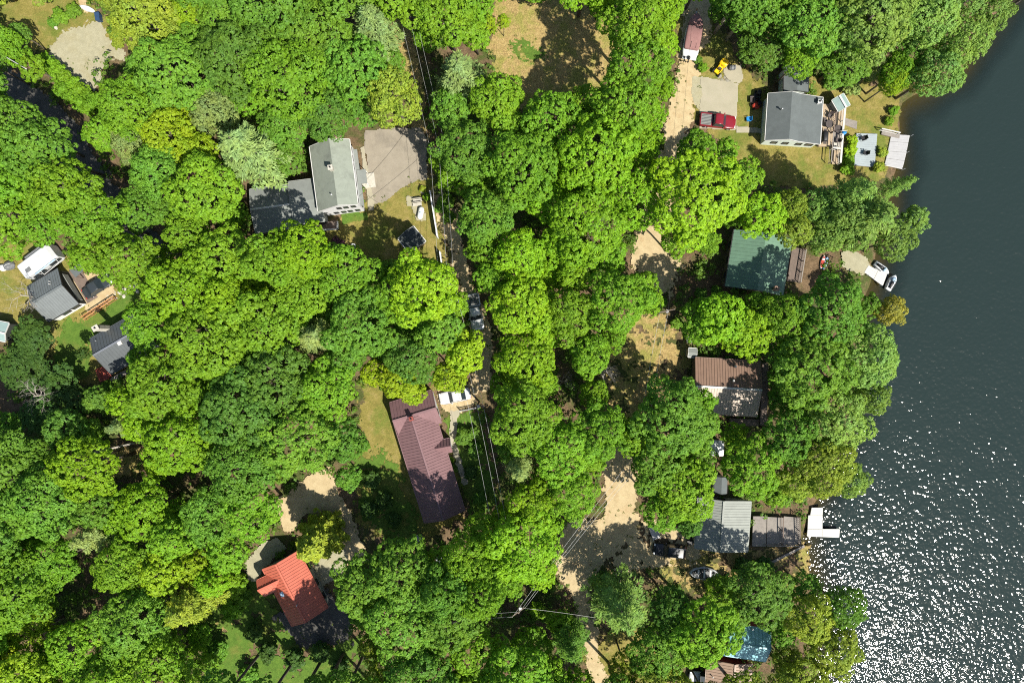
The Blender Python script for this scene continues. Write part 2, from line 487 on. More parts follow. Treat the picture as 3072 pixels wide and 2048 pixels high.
wx = np.concatenate([np.arange(20, 100, 1.0), [120, 150, 200, 300, 500, 890]])
wv, wf = grid_mesh(wx, ys, lambda x, y: np.full(len(x), WATER_Z))
dep = np.clip(-lake_d(wv[:, 0], wv[:, 1]), -5, 30)
keep = (dep[wf] > -2.5).any(1)
wf = wf[keep]
wm = bpy.data.materials.new('lake_water')
nt, out = nodes_of(wm)
vw = coords(nt, True)
at = N(nt, 'ShaderNodeAttribute', attribute_name='depth')
tr = N(nt, 'ShaderNodeBsdfTransparent'); tr.inputs[0].default_value = (0.62, 0.66, 0.50, 1)
df = N(nt, 'ShaderNodeBsdfDiffuse'); df.inputs[0].default_value = (0.0165, 0.0275, 0.0255, 1)
body = N(nt, 'ShaderNodeMixShader')
nt.links.new(maprange(nt, at.outputs['Fac'], 0.2, 5.5), body.inputs[0])
nt.links.new(tr.outputs[0], body.inputs[1]); nt.links.new(df.outputs[0], body.inputs[2])
gl = N(nt, 'ShaderNodeBsdfGlossy'); gl.inputs['Roughness'].default_value = 0.088
mp = N(nt, 'ShaderNodeMapping'); nt.links.new(vw, mp.inputs[0])
mp.inputs['Rotation'].default_value = (0, 0, math.radians(-28)); mp.inputs['Scale'].default_value = (1.0, 1.12, 1)
b1 = N(nt, 'ShaderNodeBump'); b1.inputs['Strength'].default_value = 1.0; b1.inputs['Distance'].default_value = 0.13
nt.links.new(noise(nt, mp.outputs[0], 1.75, 1.0, 0.35, 0.0), b1.inputs['Height'])
b2 = N(nt, 'ShaderNodeBump'); b2.inputs['Strength'].default_value = 1.0; b2.inputs['Distance'].default_value = 0.16
nt.links.new(noise(nt, mp.outputs[0], 0.28, 1.0, 0.4), b2.inputs['Height']); nt.links.new(b1.outputs[0], b2.inputs['Normal'])
nt.links.new(b2.outputs[0], gl.inputs['Normal'])
fr = N(nt, 'ShaderNodeFresnel'); fr.inputs[0].default_value = 1.33
ms = N(nt, 'ShaderNodeMixShader')
nt.links.new(fr.outputs[0], ms.inputs[0]); nt.links.new(body.outputs[0], ms.inputs[1]); nt.links.new(gl.outputs[0], ms.inputs[2])
nt.links.new(ms.outputs[0], out.inputs[0])
wme = mesh_np('lake_water', wv, wf, [wm], True)
a = wme.attributes.new('depth', 'FLOAT', 'POINT'); a.data.foreach_set('value', dep.astype(np.float32))
tag(link('lake_water', wme), kind='structure')


# ------------------------------------------------------------------ ground sheets (roads, lawns, pads) with worn, ragged edges
SHEETS = []
SHEET_NAMES = []
_layer = [0.012]


def sheet(name, poly, m, rough=0.5, cell=0.125, seed=1, holes=0.0, w=False):
    z = _layer[0]; _layer[0] += 0.005
    pw = [tuple(P(u, v)[:2]) for u, v in poly] if not w else poly
    p = np.array(pw)
    x0, y0 = p.min(0) - 1; x1, y1 = p.max(0) + 1
    nx = int((x1 - x0) / cell) + 1; ny = int((y1 - y0) / cell) + 1
    xs_ = x0 + np.arange(nx + 1) * cell; ys_ = y0 + np.arange(ny + 1) * cell
    cx, cy = np.meshgrid(xs_[:-1] + cell / 2, ys_[:-1] + cell / 2)
    cx, cy = cx.ravel(), cy.ravel()
    d = sdist(np.stack([cx, cy], 1), pw)
    nz = (vnoise(cx * 0.6, cy * 0.6, seed) - 0.5) * 1.3 + (vnoise(cx * 1.9, cy * 1.9, seed + 5) - 0.5) * 0.9 + (vnoise(cx * 5, cy * 5, seed + 9) - 0.5) * 0.6
    k = d + nz * rough < 0
    if holes: k &= ~((vnoise(cx * 0.9, cy * 0.9, seed + 20) * 0.6 + vnoise(cx * 3, cy * 3, seed + 21) * 0.4) < holes)
    r, c = np.divmod(np.nonzero(k)[0], nx)
    a_ = r * (nx + 1) + c
    f = np.stack([a_, a_ + 1, a_ + nx + 2, a_ + nx + 1], 1)
    X, Y = np.meshgrid(xs_, ys_)
    v = np.stack([X.ravel(), Y.ravel(), np.full(X.size, z)], 1)
    used, inv = np.unique(f, return_inverse=True)
    o = link(name, mesh_np(name, v[used], inv.reshape(f.shape), [m]))
    tag(o, kind='structure')
    SHEETS.append(pw); SHEET_NAMES.append(name)
    return o


# lawns and clearings first, hard surfaces after them
sheet('lawn', [(-60, -60), (235, -60), (285, 10), (335, 70), (340, 150), (250, 200), (160, 190), (60, 120), (-60, 90)], M['lawn'], 1.2, seed=2)
sheet('lawn', [(-60, 730), (110, 715), (170, 735), (260, 820), (340, 850), (430, 860), (430, 900), (385, 990), (390, 1110), (300, 1160), (170, 1150), (120, 1000), (-60, 960)], M['lawn'], 1.2, seed=3)
sheet('green_lawn', [(190, 975), (300, 930), (400, 860), (440, 880), (410, 940), (330, 1000), (260, 1030), (262, 1130), (190, 1130), (160, 1050)], M['green'], 1.2, seed=4)
sheet('lawn', [(1060, 620), (1110, 600), (1200, 560), (1270, 535), (1300, 540), (1315, 640), (1345, 800), (1250, 800), (1100, 770), (960, 720), (1000, 660)], M['lawn'], 0.8, seed=5)
sheet('lawn', [(1075, 1140), (1200, 1180), (1300, 1160), (1330, 1260), (1360, 1420), (1400, 1560), (1290, 1620), (1150, 1620), (1070, 1560), (1080, 1300)], M['lawn'], 1.2, seed=6)
sheet('green_lawn', [(1325, 1260), (1345, 1240), (1440, 1225), (1500, 1500), (1420, 1560), (1395, 1500), (1360, 1360)], M['green'], 0.8, seed=7, holes=0.25)
sheet('clearing', [(1470, -60), (1720, -60), (1800, 60), (1850, 180), (1800, 290), (1700, 330), (1560, 330), (1480, 240), (1465, 100)], M['tan'], 1.6, seed=8)
sheet('green_lawn', [(1530, 125), (1620, 130), (1625, 160), (1590, 180), (1530, 175)], M['green'], 1.3, seed=9, holes=0.3)
sheet('lawn', [(2030, 40), (2140, 60), (2230, 200), (2300, 270), (2330, 420), (2330, 470), (2290, 500), (2200, 480), (2120, 400), (2040, 300)], M['lawn'], 0.9, seed=10)
sheet('lawn', [(2420, 220), (2560, 240), (2690, 270), (2690, 420), (2660, 540), (2510, 560), (2280, 560), (2270, 430), (2440, 430), (2440, 300)], M['lawn'], 0.8, seed=11)
sheet('leafy_yard', [(1060, 50), (1215, 50), (1245, 100), (1275, 300), (1275, 390), (1235, 390), (1210, 250), (1190, 120)], M['tan'], 0.8, seed=12)
sheet('leafy_yard', [(2060, 1640), (2260, 1640), (2420, 1640), (2420, 1760), (2250, 1790), (2060, 1760), (1960, 1720)], M['tan'], 1.2, seed=13, holes=0.42)
sheet('leafy_yard', [(1800, 960), (2010, 940), (2070, 1060), (2070, 1160), (1960, 1260), (1850, 1330), (1790, 1200)], M['tan'], 1.3, seed=14, holes=0.40)
sheet('leafy_yard', [(280, 1360), (420, 1330), (420, 1420), (330, 1460)], M['tan'], 1.2, seed=15, holes=0.3)
sheet('leafy_yard', [(600, 1790), (680, 1790), (690, 1880), (610, 1890)], M['tan'], 1.4, seed=16, holes=0.38)
sheet('green_lawn', [(640, 1700), (760, 1720), (900, 1900), (1090, 1900), (1100, 2100), (640, 2100), (620, 1950)], M['green'], 1.6, seed=17, holes=0.3)
sheet('green_lawn', [(1060, 1380), (1150, 1350), (1200, 1430), (1260, 1580), (1200, 1640), (1080, 1560)], M['green'], 1.2, seed=18, holes=0.3)
sheet('garden_bed', [(1027, 640), (1102, 634), (1106, 662), (1031, 672)], M['green'], 0.3, seed=19)
sheet('leafy_yard', [(1700, 1880), (1960, 1900), (2060, 2100), (1820, 2100)], M['lawn'], 1.5, seed=20, holes=0.3)
# hard surfaces
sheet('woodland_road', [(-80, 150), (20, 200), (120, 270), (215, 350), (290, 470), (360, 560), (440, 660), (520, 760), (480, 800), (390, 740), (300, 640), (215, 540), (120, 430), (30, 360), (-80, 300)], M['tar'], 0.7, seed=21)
sheet('gravel_lot', [(120, 168), (160, 140), (190, 92), (245, 85), (285, 60), (315, 80), (330, 130), (365, 140), (375, 180), (330, 190), (305, 230), (285, 280), (230, 250), (150, 190)], M['gravel'], 0.8, seed=22)
sheet('dirt_path', [(235, -60), (262, -60), (258, 10), (275, 40), (250, 45), (238, 10)], M['sand'], 0.4, seed=23)
sheet('driveway', [(1096, 392), (1262, 383), (1280, 425), (1280, 540), (1253, 543), (1204, 565), (1163, 603), (1128, 614), (1112, 600), (1096, 442)], M['asphalt'], 0.22, seed=24)
sheet('walkway', [(1083, 445), (1092, 440), (1122, 605), (1120, 632), (1107, 632), (1097, 560)], M['slab'], 0.1, seed=25)
sheet('dirt_road', [(1280, 560), (1330, 590), (1385, 640), (1385, 740), (1412, 830), (1435, 900), (1470, 980), (1480, 1110), (1470, 1165), (1400, 1190), (1410, 1120), (1435, 1060), (1410, 960), (1380, 860), (1350, 760), (1320, 680)], M['sand'], 0.8, seed=26)
sheet('gravel_pad', [(1315, 1165), (1420, 1150), (1425, 1215), (1395, 1225), (1380, 1233), (1335, 1236), (1320, 1225)], M['sand'], 0.5, seed=27)
sheet('garden_path', [(1352, 1232), (1380, 1232), (1372, 1270), (1368, 1330), (1385, 1380), (1405, 1450), (1392, 1455), (1368, 1390), (1350, 1330), (1348, 1290)], M['slab'], 0.25, seed=28)
sheet('dirt_road', [(2050, -60), (2140, -60), (2130, 100), (2105, 170), (2085, 300), (2060, 450), (2010, 640), (1985, 740), (2050, 800), (2005, 880), (1900, 860), (1900, 760), (1910, 690), (1985, 420), (2020, 280), (2045, 130)], M['sand'], 0.9, seed=42)
sheet('dirt_road', [(1890, 1290), (1912, 1430), (1905, 1530), (1880, 1620), (1800, 1700), (1760, 1760), (1780, 1850), (1838, 2100), (1788, 2100), (1745, 1900), (1715, 1790), (1660, 1720), (1680, 1580), (1740, 1560), (1810, 1560), (1820, 1440), (1800, 1410), (1840, 1300)], M['sand'], 0.9, seed=29)
sheet('dirt_road', [(1880, 1520), (1990, 1570), (2110, 1620), (2100, 1690), (1960, 1700), (1850, 1720), (1800, 1680), (1770, 1580)], M['sand'], 1.0, seed=30, holes=0.35)
sheet('concrete_pad', [(2103, 232), (2214, 252), (2210, 330), (2206, 392), (2095, 388), (2098, 330)], M['slab'], 0.16, seed=31)
sheet('concrete_pad', [(2076, 226), (2103, 232), (2098, 330), (2090, 330), (2076, 290)], M['gravel'], 0.3, seed=32)
sheet('concrete_pad', [(2172, 200), (2225, 195), (2228, 250), (2195, 252), (2172, 225)], M['slab'], 0.25, seed=33)
sheet('walkway', [(2208, 380), (2270, 384), (2290, 388), (2288, 402), (2208, 398)], M['slab'], 0.08, seed=34)
sheet('sand_road', [(925, 1430), (985, 1402), (1015, 1470), (1060, 1570), (1112, 1680), (1060, 1720), (990, 1650), (960, 1560), (920, 1530), (880, 1600), (840, 1600), (840, 1500)], M['sand'], 0.6, seed=35)
sheet('gravel_pad', [(998, 1625), (1030, 1640), (1052, 1682), (1015, 1740), (960, 1760), (940, 1700)], M['gravel'], 0.35, seed=36)
sheet('concrete_pad', [(738, 1690), (788, 1625), (830, 1610), (860, 1640), (800, 1700), (770, 1740), (745, 1740)], M['gravel'], 0.4, seed=37)
sheet('patio', [(215, 830), (330, 815), (345, 880), (300, 930), (262, 945), (240, 900)], M['sand'], 0.5, seed=38)
sheet('patio', [(2522, 758), (2560, 752), (2600, 775), (2606, 810), (2585, 826), (2522, 800)], M['gravel'], 0.25, seed=39)
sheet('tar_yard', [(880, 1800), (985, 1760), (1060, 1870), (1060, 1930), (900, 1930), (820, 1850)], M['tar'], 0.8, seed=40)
sheet('patio', [(1222, 590), (1262, 590), (1276, 640), (1280, 660), (1250, 660), (1236, 622), (1222, 618)], M['gravel'], 0.3, seed=41)

# ------------------------------------------------------------------ trees
def unit(v):
    return v / np.maximum(np.linalg.norm(v, axis=1, keepdims=True), 1e-9)


def quads(pos, nrm, along, ln, wd):
    """one leaf face per row: centre, normal, long direction, length, width"""
    a = unit(along - (along * nrm).sum(1, keepdims=True) * nrm)
    b = np.cross(nrm, a)
    a = a * (ln / 2)[:, None]; b = b * (wd / 2)[:, None]
    v = np.stack([pos - a * 1.0, pos + b - a * 0.1, pos + a, pos - b - a * 0.1], 1).reshape(-1, 3)
    f = np.arange(len(pos) * 4).reshape(-1, 4)
    return v, f


def clump_leaves(g, cen, nrm, per, spread, leaf, jitter=0.55, flat=0.75):
    n = len(cen) * per
    C = np.repeat(cen, per, 0); Nn = np.repeat(nrm, per, 0)
    d = unit(g.normal(size=(n, 3)))
    dn = (d * Nn).sum(1, keepdims=True)
    d = np.where(dn < -0.15, d - 2 * dn * Nn, d)
    s = np.repeat(spread * g.uniform(0.75, 1.3, len(cen)), per)[:, None]
    rad = g.uniform(0.45, 1.0, (n, 1)) ** 0.5
    pos = C + d * s * rad * np.array([1, 1, flat])
    ln = unit(d * 0.75 + Nn * 0.45 + np.array([0, 0, 0.35]) + g.normal(size=(n, 3)) * jitter * 0.6)
    al = unit(d + g.normal(size=(n, 3)) * 0.5)
    L = leaf * g.uniform(0.7, 1.35, n)
    return quads(pos, ln, al, L, L * g.uniform(0.6, 0.85, n))


def sphere_pts(g, n):
    i = np.arange(n) + 0.5
    z = 1 - 2 * i / n; t = i * 2.399963 + g.uniform(0, 6)
    r = np.sqrt(1 - z * z)
    return np.stack([r * np.cos(t), r * np.sin(t), z], 1)


def limbs(mb, base_h, top, r0, ends, g):
    mb.tube([(0, 0, -0.2), (g.normal() * .1, g.normal() * .1, base_h * 0.5), (g.normal() * .15, g.normal() * .15, base_h), (0, 0, top)], [r0 * 1.25, r0, r0 * 0.85, r0 * 0.25], 8)
    for e in ends:
        h = base_h * g.uniform(0.75, 1.1)
        mid = (e[0] * 0.45 + g.normal() * .2, e[1] * 0.45 + g.normal() * .2, h + (e[2] - h) * 0.55)
        mb.tube([(0, 0, h), mid, tuple(e)], [r0 * 0.5, r0 * 0.3, r0 * 0.1], 6)


def broadleaf(R, H, seed, leaf=0.29, per=30, spread=0.41, gap=0.54, lobes=22, bark='bark'):
    g = np.random.default_rng(seed)
    hc = H - 0.55 * R - 0.3
    subs = [(np.array([g.normal() * .18 * R, g.normal() * .18 * R, hc + 0.10 * R]), 0.42 * R)]
    for k in range(lobes):
        a = k * 2.399963 + g.uniform(-.35, .35)
        t = ((k + 0.7) / lobes) ** 0.55
        rr = R * min(0.92, 0.80 * t * g.uniform(0.85, 1.22))
        sr = R * g.uniform(0.20, 0.36) * (1.0 if t < .8 else 0.9)
        zz = hc + R * (0.24 * (1 - t * t) - 0.30 * max(0, t - .55) + g.uniform(-0.19, 0.17))
        subs.append((np.array([math.cos(a) * rr, math.sin(a) * rr, zz]), sr))
    for k in range(4):
        a = k * 1.57 + g.uniform(-.3, .3)
        subs.append((np.array([math.cos(a) * R * .26, math.sin(a) * R * .26, hc + R * g.uniform(-.02, .16)]), R * g.uniform(.26, .34)))
    for k in range(5):
        a = k * 1.2566 + g.uniform(-.4, .4)
        subs.append((np.array([math.cos(a) * R * .5, math.sin(a) * R * .5, hc - 0.34 * R]), 0.4 * R))
    cs, ns = [], []
    for i, (c, r) in enumerate(subs):
        n = max(int(4 * math.pi * r * r / gap), 8)
        p = sphere_pts(g, n)
        p = p[p[:, 2] > -0.45]
        w = c + p * r * g.uniform(0.88, 1.1, (len(p), 1)) + g.normal(size=(len(p), 3)) * 0.1
        ok = np.ones(len(p), bool)
        for j, (c2, r2) in enumerate(subs):
            if j != i: ok &= np.linalg.norm(w - c2, axis=1) > r2 - 0.22
        ok &= g.uniform(size=len(p)) > 0.10
        cs.append(w[ok]); ns.append(unit(p[ok] + np.array([0, 0, 0.45])))
    cen = np.concatenate(cs); nrm = np.concatenate(ns)
    v, f = clump_leaves(g, cen, nrm, per, spread, leaf)
    crown = mesh_np('crown', v, f, [M['leaf']])
    mb = MB(); limbs(mb, hc - 0.4 * R, hc + 0.2 * R, 0.05 * R + 0.02, [s[0] for s in subs[4:13]], g)
    trunk = mb.build('trunk', M[bark]); tm = trunk.data; bpy.data.objects.remove(trunk)
    return crown, tm


def conifer(R, H, seed, droop=0.1, per_m=13, needle=(0.5, 0.15), low=0.22, top_pow=0.8, up=0.4, whorl=0.75, nb=7):
    """whorls of branches, each a feathery spray of narrow faces"""
    g = np.random.default_rng(seed)
    pos, nrm, al = [], [], []
    mb = MB(); mb.tube([(0, 0, -0.2), (0, 0, H * .5), (0, 0, H - .2)], [0.045 * R + 0.06, 0.03 * R + .04, 0.03], 7)
    z = H * low
    while z < H - 0.3:
        t = (z - H * low) / (H * (1 - low))
        L0 = R * (1 - t) ** top_pow * (0.75 + 0.25 * min(1, t * 5))
        k = nb if t < 0.8 else 5
        a0 = g.uniform(0, 6.28)
        for b in range(k):
            a = a0 + 2 * math.pi * b / k + g.normal() * 0.22
            L = max(L0 * g.uniform(0.62, 1.12), 0.3)
            d = np.array([math.cos(a), math.sin(a), 0])
            n = max(int(L * per_m * 1.6), 7)
            s = g.uniform(0.12, 1.0, n) ** 0.75
            side = np.array([-d[1], d[0], 0])
            wid = (0.16 + 0.30 * L * np.sin(np.pi * np.clip(s, 0, 1) ** 0.8)) * g.uniform(-1, 1, n)
            p = np.array([0, 0, z]) + d * (s * L)[:, None] + side * wid[:, None]
            p[:, 2] += -droop * L * s * s + up * 0.35 * s + g.normal(size=n) * 0.07
            pos.append(p)
            al.append(unit(d + side * np.sign(wid)[:, None] * 0.75 + g.normal(size=(n, 3)) * 0.3))
            nrm.append(unit(np.array([0, 0, 1.0]) + d * 0.35 + g.normal(size=(n, 3)) * 0.42))
            if t < 0.85: mb.tube([(0, 0, z), tuple(np.array([0, 0, z]) + d * L * 0.85 + np.array([0, 0, -droop * L * .7 + up * .25]))], [0.045, 0.012], 4)
        z += whorl * g.uniform(0.8, 1.2) * (1.0 if t < 0.7 else 0.7)
    pos, nrm, al = np.concatenate(pos), np.concatenate(nrm), np.concatenate(al)
    n = len(pos); ln = needle[0] * g.uniform(0.7, 1.35, n)
    v, f = quads(pos, nrm, al, ln, needle[1] * g.uniform(0.7, 1.4, n))
    crown = mesh_np('crown', v, f, [M['needle']])
    tr_ = mb.build('trunk', M['bark']); tm = tr_.data; bpy.data.objects.remove(tr_)
    return crown, tm


def bare(H, R, seed, depth=3):
    g = np.random.default_rng(seed)
    tb, bb = MB(), MB()
    tb.tube([(0, 0, -0.2), (0.1, 0.1, H * 0.4), (0.0, 0.2, H * 0.62)], [0.17, 0.13, 0.09], 7)
    def grow(p, d, L, r, k):
        q = p + d * L
        m_ = (p + q) / 2 + g.normal(size=3) * L * 0.07
        bb.tube([tuple(p), tuple(m_), tuple(q)], [r, r * 0.8, r * 0.55], 5)
        if k == 0: return
        for _ in range(3):
            e = d + g.normal(size=3) * 0.55 + np.array([0, 0, 0.12])
            grow(q if g.uniform() < .6 else m_, e / np.linalg.norm(e), L * g.uniform(0.5, 0.8), r * 0.55, k - 1)
    for i in range(7):
        a = i * 0.9 + g.normal() * .3
        d = np.array([math.cos(a) * .8, math.sin(a) * .8, 0.55]); d /= np.linalg.norm(d)
        grow(np.array([0, 0.1, H * (0.36 + 0.038 * i)]), d, R * 0.5, 0.06, depth)
    c = bb.build('branch_crown', M['dead']); t = tb.build('trunk', M['dead'])
    cm, tm = c.data, t.data; bpy.data.objects.remove(c); bpy.data.objects.remove(t)
    return cm, tm


PROTO = {
    'big': [broadleaf(5.0, 16.5, 100 + i) for i in range(5)],
    'mid': [broadleaf(3.7, 14.5, 200 + i, lobes=16) for i in range(5)],
    'small': [broadleaf(2.5, 9.5, 300 + i, leaf=0.28, lobes=12) for i in range(4)],
    'bush': [broadleaf(1.35, 2.6, 400 + i, leaf=0.27, spread=0.3, gap=0.22, lobes=9) for i in range(3)],
    'fine': [broadleaf(4.3, 15.0, 500 + i, leaf=0.25, per=22, spread=0.36, gap=0.34, lobes=22) for i in range(3)],
    'pine': [conifer(4.6, 17, 600 + i, 0.05, 15, (0.55, 0.13), 0.3, 0.62, 0.8, 0.95, 7) for i in range(3)],
    'spruce': [conifer(3.9, 12.5, 700 + i, 0.16, 20, (0.42, 0.22), 0.06, 0.62, 0.3, 0.55, 9) for i in range(2)],
    'tall': [broadleaf(5.0, 16.5, 150 + i, bark='pbark') for i in range(2)],
    'bare': [bare(12, 3.6, 800 + i) for i in range(2)],
    'hedge': [broadleaf(1.25, 3.6, 900 + i, leaf=0.24, per=18, spread=0.28, gap=0.2, lobes=10) for i in range(2)],
}
PR = {'big': 5.5, 'tall': 5.5, 'mid': 4.1, 'small': 2.8, 'bush': 1.5, 'fine': 4.75, 'pine': 4.6, 'spruce': 3.9, 'bare': 3.6, 'hedge': 1.25}
PH = {'big': 16.5, 'tall': 16.5, 'mid': 14.5, 'small': 9.5, 'bush': 2.6, 'fine': 15.0, 'pine': 17, 'spruce': 12.5, 'bare': 12, 'hedge': 3.6}

HUE = {
    'lime': ((0.178, 0.325, 0.011), 'lime green'),
    'bright': ((0.148, 0.285, 0.015), 'bright green'),
    'mid': ((0.118, 0.240, 0.022), 'mid green'),
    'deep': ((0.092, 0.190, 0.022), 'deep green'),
    'dark': ((0.055, 0.115, 0.020), 'dark green'),  # leaf colour darkened for plants that stand in shade
    'yellow': ((0.240, 0.350, 0.012), 'yellow green'),
    'olive': ((0.220, 0.285, 0.028), 'olive green'),
    'pale': ((0.215, 0.290, 0.085), 'pale grey green'),
    'shore': ((0.165, 0.275, 0.050), 'soft green'),
    'gold': ((0.300, 0.300, 0.050), 'golden green'),
}
KIND = {'tall': ('broadleaf_tree', 'pale-trunked tree', 'tree'), 'big': ('broadleaf_tree', 'broadleaf tree', 'tree'), 'mid': ('broadleaf_tree', 'broadleaf tree', 'tree'), 'small': ('broadleaf_tree', 'young tree', 'tree'),
        'bush': ('leafy_shrub', 'leafy shrub', 'shrub'), 'fine': ('birch_tree', 'fine-leaved tree', 'tree'), 'pine': ('pine_tree', 'feathery pine', 'pine'),
        'spruce': ('spruce_tree', 'spruce', 'spruce'), 'bare': ('dead_tree', 'leafless dead tree', 'dead tree'), 'hedge': ('hedge_shrub', 'clipped hedge shrub', 'shrub')}
TREES = []


def tree(kind, u, v, r_px, hue, h=None, true=False, auto=False):
    """u, v: where the middle of the crown shows on the survey sheet; r_px its radius there"""
    H0 = PH[kind]; R0 = PR[kind]
    hc = (H0 - 0.45 * R0)
    s = r_px / PXM * (1 - hc / CAM_H) / R0
    sz = s * (h / (H0 * s) if h else 1)
    if h is None:
        sz = s ** 0.5 * rng.uniform(.93, 1.08) if kind not in ('bush', 'hedge') else s
    g = rng
    if auto and kind not in ('bush', 'hedge', 'bare'):
        # a tree cannot stand in a yard, a road or the lake: where the lean of the view would put it there it is a lower tree
        for _ in range(9):
            q = P(u, v, hc * sz); bp = np.array([[1536 + q.x * PXM, 1024 - q.y * PXM]])
            bad = min(float(sdist(bp, pl)[0]) for pl in OPEN[:1] + OPEN[2:-1]) < -4 or float(lake_d(np.array([q.x]), np.array([q.y]))[0]) < -1.0
            if not bad or H0 * sz < 5.0: break
            sz *= 0.88
    zc = hc * sz
    p = P(u, v, 0 if true else zc)
    cm, tm = PROTO[kind][len(TREES) % len(PROTO[kind])]
    name = KIND[kind][0]
    root = bpy.data.objects.new(name, None); COL.objects.link(root)
    root.location = (p.x, p.y, 0); root.rotation_euler = (0, 0, g.uniform(0, 6.283)); root.scale = (s, s, sz)
    c = bpy.data.objects.new('crown', cm); t = bpy.data.objects.new('trunk', tm)
    for o in (c, t): COL.objects.link(o); o.parent = root
    b = HUE[hue][0]; k = g.uniform(0.95, 1.24); w = g.uniform(-0.08, 0.08)
    c.color = (b[0] * k * (1 + w), b[1] * k, b[2] * k * (1 - w), 1)
    TREES.append(dict(o=root, kind=kind, hue=hue, r=r_px, u=u, v=v, x=p.x, y=p.y, h=H0 * sz))
    return root


